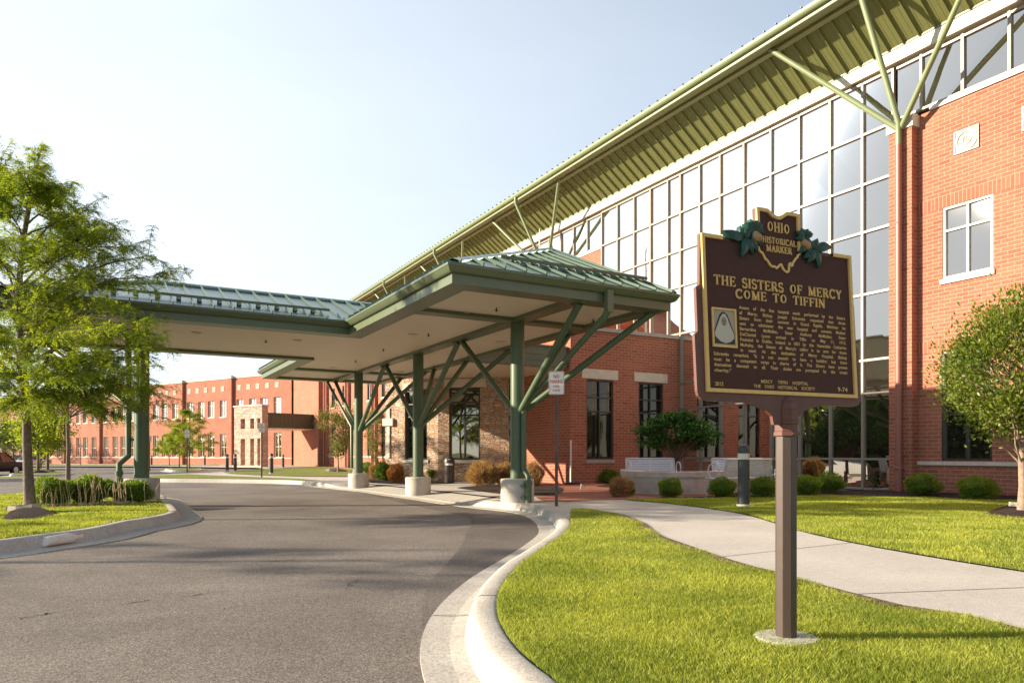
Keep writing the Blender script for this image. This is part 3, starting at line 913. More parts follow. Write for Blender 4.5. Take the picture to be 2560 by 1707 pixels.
def window(parent, P, u0, u1, v0, v1, w, frame='white_frame', glass='glass', rail=None, sill=None, mull=True, fw=0.06, name='window', transoms=()):
    f = MB()
    def bar(a, b, c, d, dep=0.07):
        p, q = P(a, c, w-dep), P(b, d, w+0.02)
        f.box(min(p[0],q[0]), min(p[1],q[1]), min(p[2],q[2]), max(p[0],q[0]), max(p[1],q[1]), max(p[2],q[2]))
    bar(u0, u0+fw, v0, v1); bar(u1-fw, u1, v0, v1)
    bar(u0+fw, u1-fw, v0, v0+fw); bar(u0+fw, u1-fw, v1-fw, v1)
    mids = []
    if mull:
        m = (u0+u1)/2; bar(m-fw*0.4, m+fw*0.4, v0+fw, v1-fw, 0.065)
    for t in ([rail] if rail else []) + list(transoms):
        bar(u0+fw, u1-fw, t-fw*0.4, t+fw*0.4, 0.06)
    fo = f.build(name, M[frame], parent)
    g = MB(); g.face([P(u0+0.02,v0+0.02,w), P(u1-0.02,v0+0.02,w), P(u1-0.02,v1-0.02,w), P(u0+0.02,v1-0.02,w)])
    g.build('pane', M[glass], fo, org=ORG[fo.name])
    if sill:
        s = MB()
        p, q = P(u0-0.05, v0-sill, -0.045), P(u1+0.05, v0-0.002, w-0.02)
        s.box(min(p[0],q[0]), min(p[1],q[1]), min(p[2],q[2]), max(p[0],q[0]), max(p[1],q[1]), max(p[2],q[2]))
        s.build('sill', M['limestone'], fo, org=ORG[fo.name])
    return fo
for (a, b, c, d) in holes:
    if c > 4: window(hb, PX(XW), a, b, c, d, 0.09, rail=d-0.62, sill=0.13)
    else: window(hb, PX(XW), a, b, c, d, 0.09, rail=2.06, frame='bronze', glass='glass')

# soldier courses and limestone band
mb = MB()
for z0, z1 in ((7.505, 7.81), (3.725, 4.03)): mb.box(XW-0.006, -4, z0, XW+0.05, 11.535, z1)
mb.build('soldier_course', M['soldier'], hb)
mb = MB(); mb.box(XW-0.05, -4, 0.73, XW+0.05, 11.535, 0.828)
mb.build('stone_band', M['limestone'], hb)
mb = MB(); mb.box(XW-0.05, -4, 10.203, XW+0.1, 11.2, 10.31)
mb.box(XW-0.05, 25.9, 10.203, XW+0.1, 60, 10.31)
mb.build('stone_coping', M['cream'], hb)

def tile(parent, P, u0, u1, v0, v1, name='relief_tile'):
    """square cast-stone panel with a raised ring, inner ring and cross joint"""
    t = MB()
    def bx(a, b, c, d, o, i=0.03):
        p, q = P(a, c, -o), P(b, d, i)
        t.box(min(p[0],q[0]), min(p[1],q[1]), min(p[2],q[2]), max(p[0],q[0]), max(p[1],q[1]), max(p[2],q[2]))
    bx(u0, u1, v0, v1, 0.012)
    e = (u1-u0)*0.055; cu, cv = (u0+u1)/2, (v0+v1)/2
    bx(u0, u0+e, v0, v1, 0.035); bx(u1-e, u1, v0, v1, 0.035); bx(u0+e, u1-e, v0, v0+e, 0.035); bx(u0+e, u1-e, v1-e, v1, 0.035)
    for R0, R1 in ((0.36, 0.44), (0.13, 0.19)):
        n = 28; s = u1-u0
        for k in range(n):
            a0, a1 = 2*math.pi*k/n, 2*math.pi*(k+1)/n
            pts = [(cu+s*R*math.cos(a), cv+s*R*math.sin(a)) for R, a in ((R0,a0),(R1,a0),(R1,a1),(R0,a1))]
            t.face([P(x, y, -0.04) for x, y in pts])
            t.face([P(*pts[0],-0.04), P(*pts[0],-0.01), P(*pts[3],-0.01), P(*pts[3],-0.04)])
            t.face([P(*pts[1],-0.04), P(*pts[1],-0.01), P(*pts[2],-0.01), P(*pts[2],-0.04)])
    bx(cu-0.006, cu+0.006, v0+e, v1-e, 0.03); bx(u0+e, u1-e, cv-0.006, cv+0.006, 0.03)
    return t.build(name, M['limestone'], parent)
for a in (9.96, 8.37, 6.8): tile(hb, PX(XW), a, a+0.61, 8.77, 9.36)

# pilaster with cap and downspout
def pilaster(y0, y1, top=9.87):
    m = MB(); m.box(XP, y0, -0.2, XW+0.1, y1, top); m.build('pilaster', M['brick'], hb)
    m = MB(); m.box(XP-0.05, y0-0.05, top+0.003, XW+0.1, y1+0.05, top+0.32)
    m.build('pilaster_cap', M['cream'], hb)
pilaster(11.54, 12.19)
mb = MB(); c = (XP-0.13, 11.83)
mb.tube([(c[0],c[1],-0.1),(c[0],c[1],9.45)], 0.082, 14)
o = mb.build('downspout', M['red_pipe'], hb, smooth=True); smooth_angle(o)
m2 = MB(); m2.lathe([(0.092,0),(0.092,0.62),(0.118,0.63),(0.118,0.68),(0.09,0.70)], (c[0],c[1],-0.02), 14)
smooth_angle(m2.build('pipe_boot', M['red_pipe'], o, org=ORG[o.name]))
m2 = MB(); m2.lathe([(0.09,0),(0.09,0.05)], (c[0],c[1],7.3), 14); m2.build('pipe_collar', M['red_pipe'], o, org=ORG[o.name])

# curtain wall ---------------------------------------------------------------
ZR = [0.02, 0.88, 2.77, 3.74, 5.66, 7.47, 8.86, 10.31, 11.80]
YV = [25.87,24.74,23.61,22.57,21.53,20.82,19.79,18.76,17.65,16.49,15.37,14.25,13.17,12.24]
rngp = random.Random(4)
def pane_sheet(m, y0, y1, z0, z1):
    """each pane very slightly out of plane, as hung glass is"""
    e = 0.005
    m.face([(XG+rngp.uniform(-e,e), y0, z0), (XG+rngp.uniform(-e,e), y1, z0), (XG+rngp.uniform(-e,e), y1, z1), (XG+rngp.uniform(-e,e), y0, z1)])
cw = MB()
for a, b in zip(YV, YV[1:]):
    for z0, z1 in zip(ZR, ZR[1:]): pane_sheet(cw, b, a, z0, z1)
cw_o = cw.build('curtain_wall', M['glass'], hb)
mm = MB()
for y in YV: mm.box(XG-0.075, y-0.032, 0.0, XG+0.05, y+0.032, 11.82)
for z in ZR:
    for a, b in zip(YV, YV[1:]): mm.box(XG-0.065, b+0.033, z-0.032, XG+0.05, a-0.033, z+0.032)
mm.build('mullion_grid', M['mullion'], cw_o, org=ORG[cw_o.name])
# clerestory strips
YC = [12.13,11.44,10.36,9.26,8.15,7.05,5.95,4.85,3.7,2.5,1.2,0]
YC2 = [25.87,26.98,28.1,29.2,30.3,31.4,32.5,33.6,34.7,35.8,37,38.2,39.4,40.6,41.8,43,44.2,45.4,46.6,47.8,49,50.2,51.4,52.6,53.8,55,56.2,57.4]
for L in (YC, YC2):
    g = MB(); f = MB()
    for a, b in zip(L, L[1:]):
        pane_sheet(g, min(a,b), max(a,b), 10.31, 11.8)
    go = g.build('clerestory', M['glass'], hb)
    for y in L[1:]: f.box(XG-0.075, y-0.032, 10.312, XG+0.05, y+0.032, 11.82)
    lo, hi = min(L), max(L)
    for z in (10.345, 11.77): f.box(XG-0.06, lo, z-0.03, XG+0.05, hi, z+0.03)
    f.build('mullion_grid', M['mullion'], go, org=ORG[go.name])

# brick facade beyond the glass, with windows
hol = []
for y in (54.5, 58.2, 62.0, 65.8, 69.6):
    hol += [(y, y+1.24, 5.62, 7.5), (y, y+1.24, 0.85, 3.72)]
mb = MB(); mb.wall(PX(XW), 25.9, 73.2, -0.5, 10.2, hol, 0.12); mb.build('brick_wall', M['brick'], hb)
for h in hol: window(hb, PX(XW), *h, 0.09, rail=h[3]-0.62 if h[2] > 4 else 2.06, frame='bronze', sill=0.13 if h[2] > 4 else 0.02)
mb = MB(); mb.box(XW-0.05, 25.95, 0.73, XW+0.05, 73.1, 0.828); mb.build('stone_band', M['limestone'], hb)
for y in (30.0, 40.0, 49.2): pilaster(y-0.32, y+0.32)
for y in (57.0, 64.6, 72.2):
    m = MB(); m.box(XP, y-0.32, -0.5, XW+0.1, y+0.32, 9.8); m.build('pilaster', M['brick'], hb)
    m = MB(); m.tube([(XP-0.13,y,-0.4),(XP-0.13,y,9.6)], 0.09, 10); m.build('downspout', M['red_pipe'], hb)
mb = MB(); mb.box(XW-0.06, 58, 10.203, XW+0.3, 73.3, 10.42); mb.build('stone_coping', M['cream'], hb)

# stair block projecting where the wing turns
mb = MB(); mb.box(18.42, 73.2, -0.6, 26, 86.5, 10.6); mb.build('stair_block', M['brick'], hb)
mb = MB(); mb.box(18.36, 73.14, 10.603, 26, 86.5, 10.85); mb.build('stone_coping', M['limestone'], hb)

# eave: white band, ribbed soffit, box, gutter, roof
YE0, YE1 = -6.0, 58.0
mb = MB()
mb.box(18.985, YE0, 11.90, XG+0.2, YE1, 12.08); mb.box(18.995, YE0, 12.085, XG+0.2, YE1, 12.25)
mb.build('white_frieze', M['cream'], hb)
mb = MB(); mb.box(18.965, YE0, 12.252, XG+0.2, YE1, 12.33); mb.build('drip_strip', M['pale_green'], hb)
S0, S1 = Vector((18.97, 0, 12.30)), Vector((17.64, 0, 13.27))
mb = MB()
mb.face([(S0.x,YE0,S0.z),(S1.x,YE0,S1.z),(S1.x,YE1,S1.z),(S0.x,YE1,S0.z)])
so = mb.build('soffit', M['olive'], hb)
mb = MB()
nrm = Vector((-(S1.z-S0.z), 0, (S1.x-S0.x))).normalized()
if nrm.z > 0: nrm = -nrm
y = YE0
while y < YE1:
    a = Vector((S0.x, y, S0.z)); b = Vector((S1.x, y, S1.z))
    mb.obox((a+b)/2 + nrm*0.028, (b-a)/2, Vector((0,0.014,0)), nrm*0.03)
    for k in (0.145, 0.29):
        a2 = a+Vector((0,k,0)); b2 = b+Vector((0,k,0))
        mb.obox((a2+b2)/2 + nrm*0.001, (b-a)/2, Vector((0,0.010,0)), nrm*0.003)
    y += 0.435
mb.build('soffit_seams', M['olive'], so, org=ORG[so.name])
mb = MB()
mb.box(17.44, YE0, 13.19, 17.64, YE1, 13.33)
mb.box(17.14, YE0, 13.262, 17.44, YE1, 13.35)
mb.build('eave_box', M['olive'], hb)
mb = MB(); mb.box(17.08, YE0, 13.255, 17.138, YE1, 13.335)
mb.build('fascia_strip', M['pale_green'], hb)
mb = MB()
prof = [(17.10,13.36),(17.02,13.36),(16.96,13.40),(16.93,13.47),(16.93,13.53),(16.95,13.53),(17.12,13.53)]
mb.prism([(i,0) for i in range(0)], None, None) if False else None
n = len(prof)
mb.v += [(x, YE0, z) for x, z in prof] + [(x, YE1, z) for x, z in prof]
for i in range(n):
    j = (i+1) % n; mb.f.append((i, j, n+j, n+i))
mb.f += [tuple(range(n)), tuple(reversed(range(n, 2*n)))]
smooth_angle(mb.build('gutter', M['pale_green'], hb), 50)
mb = MB()
mb.face([(16.97,YE0,13.56),(16.97,YE1,13.56),(20.5,YE1,13.9),(20.5,YE0,13.9)])
mb.box(16.97, YE0, 13.535, 17.2, YE1, 13.565)
mb.face([(20.5,YE0,13.9),(20.5,YE1,13.9),(40,YE1,12.2),(40,YE0,12.2)])
y = YE0
while y < YE1:
    mb.box(16.93, y-0.016, 13.567, 17.3, y+0.016, 13.615); y += 0.435
ro = mb.build('roof', [M['roof']], hb)
# back and ends of the block
mb = MB(); mb.box(XG+0.5, -4, -0.5, 40, 73, 11.9); mb.build('rear_wall', M['brick'], hb)

# roof struts fanning from each pilaster, and the eave downspout
for yc in (11.83, 30.0, 40.0, 49.2, 58.6):
    b = Vector((XP-0.11, yc, 10.02))
    for dy in (3.25, -3.25):
        s = MB(); s.tube([b + Vector((0.03, 0.04*(1 if dy > 0 else -1), -0.12)), (17.42, yc+dy, 13.30)], 0.075, 12)
        smooth_angle(s.build('roof_strut', M['pale_green'], hb))
    s = MB(); s.tube([(b.x-0.02, yc, 9.45), (b.x-0.02, yc, 10.05), (17.04, yc, 13.12), (17.03, yc, 13.40)], 0.078, 12)
    smooth_angle(s.build('roof_downspout', M['pale_green'], hb))

# entrance vestibule, brick, facing the drive ------------------------------------
YV0 = 20.87
def PV(u, v, w): return (u, YV0 + w, v)
h1, h2 = (14.75, 15.94, 0.83, 3.69), (17.1, 18.3, 0.83, 3.69)
mb = MB(); mb.wall(PV, 14.06, XG-0.02, -0.3, 5.43, [h1, h2], 0.15)
mb.face([(14.06,YV0,-0.3),(14.06,26,-0.3),(14.06,26,5.43),(14.06,YV0,5.43)])
mb.build('vestibule_wall', M['brick'], hb)
for h in (h1, h2):
    window(hb, PV, *h, 0.11, frame='bronze', glass='clear_glass', transoms=(2.55, 3.05), fw=0.055)
    m = MB(); m.box(h[0]-0.2, YV0-0.012, 3.72, h[1]+0.2, YV0+0.06, 4.06); m.build('lintel', M['limestone'], hb)
    m = MB(); m.box(h[0]-0.04, YV0-0.03, 0.70, h[1]+0.04, YV0+0.1, 0.826); m.build('sill', M['coping'], hb)
mb = MB(); mb.box(13.99, YV0-0.06, 5.433, XG-0.1, 27.5, 5.565); mb.build('coping', M['coping'], hb)
# stone front and doors of the entrance (parallel to the photograph's view)
DS = 28.3
def SL(r, z, w):       # local frame turned with the entrance wall
    d = DS + w
    return (d*SN + r*CS, d*CS - r*SN, z)
def build_local(mbx, name, mat, parent, fr=None, smooth=False):
    """mesh given in (along, inward, z) of a turned wall; keeps its own UV frame"""
    fr = fr or DOORF
    o = mbx.build(name, mat, None, org=(0,0,0), smooth=smooth)
    o.parent = parent
    o.location = Vector((fr[0], fr[1], 0)) - ORG[parent.name]
    o.rotation_euler = (0,0,fr[2])
    ORG[o.name] = Vector((0,0,0))
    return o
DOORF = (SL(0,0,0)[0], SL(0,0,0)[1], -YAW)
pv_ = at(28.3, 1095, 1134.9)
rd = (0.78, -0.626); ld = (0.5, -0.866)
RF = (pv_.x, pv_.y, math.atan2(rd[1], rd[0]))
LF = (pv_.x-ld[0]*2.72, pv_.y-ld[1]*2.72, math.atan2(ld[1], ld[0]))
PL = lambda u, v, w: (u, w, v)
w1, w2 = (1.04,2.18,0.80,3.62), (0.45,1.70,0.80,3.64)
st = MB(); st.wall(PL, 0, 2.72, -0.3, 5.3, [w1], 0.2)
st.face([(0,0,-0.3),(0,4,-0.3),(0,4,5.3),(0,0,5.3)])
build_local(st, 'stone_wall', M['stone'], hb, LF)
st = MB(); st.wall(PL, 0, 2.86, -0.3, 5.3, [w2], 0.2)
build_local(st, 'stone_wall', M['stone'], hb, RF)
def lwin(h, fr, glass='clear_glass'):
    f = MB(); fw = 0.07
    u0,u1,v0,v1 = h
    f.box(u0,0.06,v0,u0+fw,0.16,v1); f.box(u1-fw,0.06,v0,u1,0.16,v1); f.box(u0+fw,0.06,v0,u1-fw,0.16,v0+fw); f.box(u0+fw,0.06,v1-fw,u1-fw,0.16,v1)
    m = (u0+u1)/2; f.box(m-0.03,0.07,v0+fw,m+0.03,0.16,v1-fw)
    for z in (v1-0.58, v1-1.08): f.box(u0+fw,0.075,z-0.03,m-0.03,0.16,z+0.03); f.box(m+0.03,0.075,z-0.03,u1-fw,0.16,z+0.03)
    fo = build_local(f, 'window', M['bronze'], hb, fr)
    g = MB(); g.face([(u0,0.14,v0),(u1,0.14,v0),(u1,0.14,v1),(u0,0.14,v1)])
    go = g.build('pane', M[glass], None, org=(0,0,0)); go.parent = fo
    s = MB(); s.box(u0-0.08,-0.05,v0-0.13,u1+0.08,0.15,v0-0.003)
    sg = s.build('sill', M['limestone'], None, org=(0,0,0)); sg.parent = fo
lwin(w1, LF, 'glass'); lwin(w2, RF, 'glass')
for fr, (u0,u1,z0_,z1_) in ((RF,(0.25,1.95,3.655,3.98)),(LF,(0.95,2.28,3.635,3.9))):
    m = MB(); m.box(u0,-0.03,z0_,u1,0.1,z1_); build_local(m, 'lintel', M['limestone'], hb, fr)
mb = MB()
mb.box(0.12,-0.05,0.86,0.27,0.05,2.189); mb.box(0.12,-0.05,2.491,0.27,0.05,2.92); mb.box(-0.06,-0.11,2.19,0.48,0.05,2.49)
build_local(mb, 'stone_cross', M['limestone'], hb, LF)
# doors
dr = MB()
z1, z2 = 2.42, 3.75
def db(a, b, c, d, w=0.0): dr.box(a, w-0.06, c, b, w+0.04, d)
for x in (-0.16, 0.55, 1.08, 1.68, 2.25): db(x-0.035, x+0.035, 0.0, z2)
db(-0.12, 2.22, z1-0.07, z1+0.12); db(-0.12, 2.22, z2-0.06, z2); db(-0.12, 2.22, 2.98, 3.04)
for a, b in ((0.585,1.045),(1.115,1.645)):
    dr.box(a, -0.03, 0.03, a+0.05, 0.02, z1-0.07); dr.box(b-0.05, -0.03, 0.03, b, 0.02, z1-0.07)
    dr.box(a+0.05, -0.03, 0.03, b-0.05, 0.02, 0.22); dr.box(a+0.05, -0.03, 1.02, b-0.05, 0.02, 1.12)
do = build_local(dr, 'entrance_doors', M['bronze'], hb)
g = MB(); g.face([(-0.16,0.0,0.02),(2.25,0.0,0.02),(2.25,0.0,z2),(-0.16,0.0,z2)])
go = g.build('pane', M['clear_glass'], None, org=(0,0,0)); go.parent = do
for q in ((0.66,1.16,0.72,1.22),(1.22,1.16,1.28,1.22),(1.92,1.3,2.1,1.95)):
    g = MB(); g.box(q[0],-0.012,q[1],q[2],-0.004,q[3])
    go = g.build('door_notice', M['white'], None, org=(0,0,0)); go.parent = do
g = MB(); g.box(0.98,-0.10,2.47,1.18,-0.062,2.52)
go = g.build('door_sensor', M['black'], None, org=(0,0,0)); go.parent = do
mb = MB(); mb.box(-0.16, 0, z2+0.003, 3.2, 0.2, 5.3); build_local(mb, 'door_head', M['stone'], hb)
# green sided link roof over the doors
mb = MB(); mb.box(9.62, 21.02, 4.03, 14.02, 21.12, 4.74); 
lk = mb.build('link_roof', M['siding'], hb)
mb = MB()
for z in (4.06, 4.26, 4.46): mb.box(9.62, 21.005, z, 14.02, 21.019, z+0.17)
mb.build('siding_boards', M['siding'], lk, org=ORG[lk.name])
mb = MB(); mb.box(9.62, 21.121, 4.03, 14.05, 27.0, 4.10); mb.build('link_ceiling', M['ceiling'], lk, org=ORG[lk.name])
mb = MB(); mb.box(9.58, 20.98, 4.742, 14.02, 27.0, 4.80); mb.build('link_flashing', M['green'], lk, org=ORG[lk.name])

# upper brick block of the entrance behind the canopy roof
mb = MB()
pr = [(24.6,5.57),(28.2,8.1),(28.2,8.5),(33.5,8.5),(33.5,5.0),(24.6,5.0)]
n = len(pr)
mb.v += [(13.2,y,z) for y,z in pr] + [(16.2,y,z) for y,z in pr]
for i in range(n):
    j = (i+1)%n; mb.f.append((i,j,n+j,n+i))
mb.f += [tuple(range(n-1,-1,-1)), tuple(range(n,2*n))]
mb.build('entrance_gable', M['brick'], hb)

# ================================================================== ENTRANCE CANOPY
X0, X1, Y0c, Y1c = 4.86, 9.53, 10.67, 27.7       # fascia faces of the main part
AX0, AY0, AY1 = -1.77, 16.5, 21.9                 # arm over the drive
ZB, ZC, ZF, ZG = 3.82, 3.90, 4.0, 4.12
G = 0.135
cp = thing('entrance_canopy', 'tall green steel entrance canopy with hipped metal roofs and branching columns over the drive', 'canopy', (7.2, 18.9, 0))

# ceiling
mb = MB()
mb.face([(X0+.1,Y0c+.1,ZC),(X1-.1,Y0c+.1,ZC),(X1-.1,Y1c-.1,ZC),(X0+.1,Y1c-.1,ZC)])
mb.face([(AX0+.1,AY0+.1,ZC),(X0+.1,AY0+.1,ZC),(X0+.1,AY1-.1,ZC),(AX0+.1,AY1-.1,ZC)])
mb.build('ceiling', M['ceiling'], cp)
# fascia and perimeter soffit
mb = MB(); W = 0.42
def fz(x0,y0,x1,y1): mb.box(x0,y0,ZB,x1,y1,ZG-0.02)
fz(X0, Y0c, X1, Y0c+W)                       # front
fz(X1-W*0.8, Y0c+W, X1, Y1c)                 # right
fz(X0, Y1c-W, X1-W*0.8, Y1c)                 # rear
fz(X0, Y0c+W, X0+W, AY0+W)                   # left front
fz(X0, AY1-W, X0+W, Y1c-W)                   # left rear
fz(AX0, AY0, X0, AY0+W); fz(AX0, AY1-W, X0, AY1); fz(AX0, AY0+W, AX0+W, AY1-W)
mb.build('fascia', M['green'], cp)
mb = MB()
for x in (7.55, ):
    mb.box(x-.17, Y0c+W, ZB+.003, x+.17, Y1c-W, ZC+.02)
for y in (13.28, 24.4): 
    mb.box(X0+W, y-.17, ZB+.006, 7.38, y+.17, ZC+.02); mb.box(7.72, y-.17, ZB+.006, X1-W*0.8, y+.17, ZC+.02)
mb.box(.42, AY0+W, ZB+.006, .78, AY1-W, ZC+.02)
mb.build('beams', M['green'], cp)
# gutters
def gutter_run(p0, p1, out):
    p0, p1, out = Vector(p0), Vector(p1), Vector(out)
    prof = [(0.0,3.985),(0.055,3.985),(0.085,4.005),(0.125,4.075),(0.135,4.08),(0.135,4.12),(0.0,4.12)]
    n = len(prof); k = len(mb.v)
    for p in (p0, p1):
        s = 1 if p is p1 else -1
        t = (p1-p0).normalized()
        for o, z in prof:
            ext = o * (s * p.z)     # p.z: 1 outside mitre, -1 inside mitre, 0 none
            mb.v.append((p.x + out.x*o + t.x*ext, p.y + out.y*o + t.y*ext, z))
    for i in range(n):
        j = (i+1) % n; mb.f.append((k+i, k+j, k+n+j, k+n+i))
    mb.f += [tuple(range(k, k+n)), tuple(reversed(range(k+n, k+2*n)))]
mb = MB()
def run(a, ma, b, mb_, out):
    gutter_run((a[0],a[1],ma),(b[0],b[1],mb_),(out[0],out[1],0))
def flat(v): return v
# mitre ends use the z slot of the end points; direction handled flat
_v = Vector
def gutter_run(p0, p1, out):
    m0, m1 = p0[2], p1[2]
    a, b, o_ = _v((p0[0],p0[1],0)), _v((p1[0],p1[1],0)), _v(out)
    t = (b-a).normalized()
    prof = [(0.0,3.985),(0.055,3.985),(0.085,4.005),(0.125,4.075),(0.135,4.08),(0.135,4.12),(0.0,4.12)]
    n = len(prof); k = len(mb.v)
    for p, s, m in ((a,-1,m0),(b,1,m1)):
        for o, z in prof:
            q = p + o_*o + t*(o*s*m)
            mb.v.append((q.x, q.y, z))
    for i in range(n):
        j = (i+1) % n; mb.f.append((k+i, k+j, k+n+j, k+n+i))
    mb.f += [tuple(range(k, k+n)), tuple(reversed(range(k+n, k+2*n)))]
run((X0,Y0c),1,(X1,Y0c),1,(0,-1)); run((X1,Y0c),1,(X1,Y1c),1,(1,0)); run((X1,Y1c),1,(X0,Y1c),1,(0,1))
run((X0,Y1c),1,(X0,AY1),-1,(-1,0)); run((X0,AY1),-1,(AX0,AY1),1,(0,1)); run((AX0,AY1),1,(AX0,AY0),1,(-1,0))
run((AX0,AY0),1,(X0,AY0),-1,(0,-1)); run((X0,AY0),-1,(X0,Y0c),1,(-1,0))
o = mb.build('gutter', M['green'], cp); smooth_angle(o, 30)

# roof planes
ex0, ey0, ex1, ey1 = X0-G, Y0c-G, X1+G, Y1c+G
PKX, PKY, PKZ = 9.45, 14.9, 6.05
RZ = 4.125
mF = (PKZ-RZ)/(PKY-ey0); mL = (PKZ-RZ)/(PKX-ex0)
PKY2 = ey1-(PKY-ey0)
mb = MB()
mb.face([(ex0,ey0,RZ),(ex1,ey0,RZ),(PKX,PKY,PKZ)])
mb.face([(ex0,ey0,RZ),(PKX,PKY,PKZ),(PKX,PKY2,PKZ),(ex0,ey1,RZ)])
mb.face([(ex0,ey1,RZ),(PKX,PKY2,PKZ),(ex1,ey1,RZ)])
mb.face([(ex1,ey0,RZ),(ex1,ey1,RZ),(PKX,PKY2,PKZ),(PKX,PKY,PKZ)])
ay0, ay1, ax0 = AY0-G, AY1+G, AX0-G
AYR = (ay0+ay1)/2; ARZ = RZ+1.03; hw = AYR-ay0
mA = (ARZ-RZ)/hw
arx = ax0+hw                                        # ridge start at the hip end
rend = ex0+(ARZ-RZ)/mL
mb.face([(ax0,ay0,RZ),(ex0,ay0,RZ),(rend,AYR,ARZ),(arx,AYR,ARZ)])
mb.face([(ex0,ay1,RZ),(ax0,ay1,RZ),(arx,AYR,ARZ),(rend,AYR,ARZ)])
mb.face([(ax0,ay1,RZ),(ax0,ay0,RZ),(arx,AYR,ARZ)])
def rib(a, b, nrm, side):
    a, b = Vector(a), Vector(b)
    if (b-a).length < 0.12: return
    nrm = Vector(nrm).normalized(); t = (b-a).normalized(); s = t.cross(nrm).normalized()
    mb.obox((a+b)/2 + nrm*0.028, t*((b-a).length/2), s*0.011, nrm*0.03)
nF = (0,-mF,1); nL = (-mL,0,1); nA = (0,-mA,1)
x = ex0+0.25
while x < ex1-0.05:
    yh = ey0+(x-ex0)*(PKY-ey0)/(PKX-ex0) if x <= PKX else ey0+(ex1-x)*(PKY-ey0)/(ex1-PKX)
    rib((x,ey0+0.03,RZ+0.03*mF),(x,yh-0.05,RZ+(yh-0.05-ey0)*mF),nF,0); x += 0.41
y = ey0+0.25
while y < ey1-0.2:
    if y < PKY: xh = ex0+(y-ey0)*(PKX-ex0)/(PKY-ey0)
    elif y > PKY2: xh = ex0+(ey1-y)*(PKX-ex0)/(PKY-ey0)
    else: xh = PKX
    xs = ex0+0.03
    if ay0 < y < ay1:
        zz = min(y-ay0, ay1-y)*mA
        xs = ex0+zz/mL
    rib((xs,y,RZ+(xs-ex0)*mL),(xh-0.05,y,RZ+(xh-0.05-ex0)*mL),nL,0); y += 0.41
x = ax0+0.22
while x < rend-0.1:
    ye = ay0+0.03
    if x > ex0: ye = ay0+(x-ex0)*mL/mA
    yt = AYR-0.05 if x > arx else ay0+(x-ax0)-0.05
    rib((x,ye,RZ+(ye-ay0)*mA),(x,yt,RZ+(yt-ay0)*mA),nA,0)
    yb = ay1-(ye-ay0); yb2 = ay1-(yt-ay0)
    rib((x,yb,RZ+(ye-ay0)*mA),(x,yb2,RZ+(yt-ay0)*mA),(0,mA,1),0)
    x += 0.40
rf = mb.build('roof', M['roof'], cp); RV = ORG[rf.name]
# ridge and hip caps
mb = MB()
def capstrip(a, b, w=0.13):
    a, b = Vector(a)+Vector((0,0,.062)), Vector(b)+Vector((0,0,.062))
    if a.z < b.z: a = a+(b-a)*0.03
    t = (b-a); h = Vector((t.x,t.y,0)).normalized(); s = Vector((-h.y,h.x,0))*w
    dz = Vector((0,0,-0.055))
    mb.face([a,b,b+s+dz,a+s+dz]); mb.face([b,a,a-s+dz,b-s+dz])
    mb.face([a+s+dz,b+s+dz,b+s+dz*1.9,a+s+dz*1.9]); mb.face([a-s+dz,b-s+dz,b-s+dz*1.9,a-s+dz*1.9])
capstrip((ex0,ey0,RZ-0.02),(PKX,PKY,PKZ)); capstrip((ex1,ey0,RZ-0.02),(PKX,PKY,PKZ),0.06); capstrip((PKX,PKY,PKZ),(PKX,PKY2,PKZ))
capstrip((arx,AYR,ARZ),(rend,AYR,ARZ),0.14); capstrip((ax0,ay0,RZ),(arx,AYR,ARZ),0.12); capstrip((ax0,ay1,RZ),(arx,AYR,ARZ),0.12)
mb.build('ridge_cap', M['roof'], rf, org=RV)
# snow rails on clips
def rail(x0, x1, y, ye, m, xs):
    mb = MB()
    z = RZ+(y-ye)*m
    mb.bar((x0,y,z+0.095),(x1,y,z+0.095),0.03,0.055)
    x = xs
    while x < x1:
        mb.box(x-0.045, y-0.05, z+0.0, x+0.045, y+0.03, z+0.07); mb.bar((x,y-0.17,z-0.03),(x,y-0.03,z+0.05),0.07,0.025); x += 0.41
    mb.build('snow_rail', M['green'], rf, org=RV)
rail(6.2, 9.62, 11.47, ey0, mF, 6.45)
rail(-1.0, 4.55, 17.02, ay0, mA, -0.78)

# columns with footings and branching struts
cols = [(7.58,13.28),(7.56,18.9),(7.52,24.35),(0.60,18.3)]
nodes = {0:[(7.55,10.9),(7.55,16.0),(9.32,10.95),(9.32,13.9)], 1:[(7.55,16.2),(7.55,21.6),(9.32,16.7),(9.32,19.4),(9.32,21.9)],
         2:[(7.55,21.75),(7.55,27.4),(9.32,22.6),(9.32,25.0)], 3:[(0.6,16.7),(0.6,21.4),(-1.5,21.5),(-1.5,16.8)]}
for i, (x, y) in enumerate(cols):
    k = 1.06 if i == 3 else 1.0
    zg = Z0(x, y) - (0.10 if 0 < i < 3 else 0) 
    ph = 0.50
    m = MB(); m.tube([(x,y,zg+ph-0.02),(x,y,ZB+0.02)], 0.15*k, 20); 
    m.lathe([(0.19,0),(0.19,0.02)], (x,y,zg+ph-0.005), 16)
    co = m.build('column', M['green_tube'], cp); smooth_angle(co)
    m = MB(); m.lathe([(0.355*k,-0.3),(0.358*k,ph-0.02),(0.345*k,ph),(0.0,ph+0.012)], (x,y,zg), 36, cap=False)
    f = m.build('footing', M['concrete'], co, org=ORG[co.name]); smooth_angle(f, 30)
    zj = (2.0 if i < 3 else 2.1) + zg*0.5
    for (nx, ny) in nodes[i]:
        d = Vector((nx-x, ny-y, 0)).normalized()
        m = MB(); m.tube([Vector((x,y,zj-0.13)) + d*0.05, (nx, ny, ZB-0.01)], 0.069, 12)
        m.obox((nx, ny, ZB-0.012), d*0.17, Vector((-d.y,d.x,0))*0.09, (0,0,0.010))
        smooth_angle(m.build('strut', M['green_tube'], co, org=ORG[co.name]))

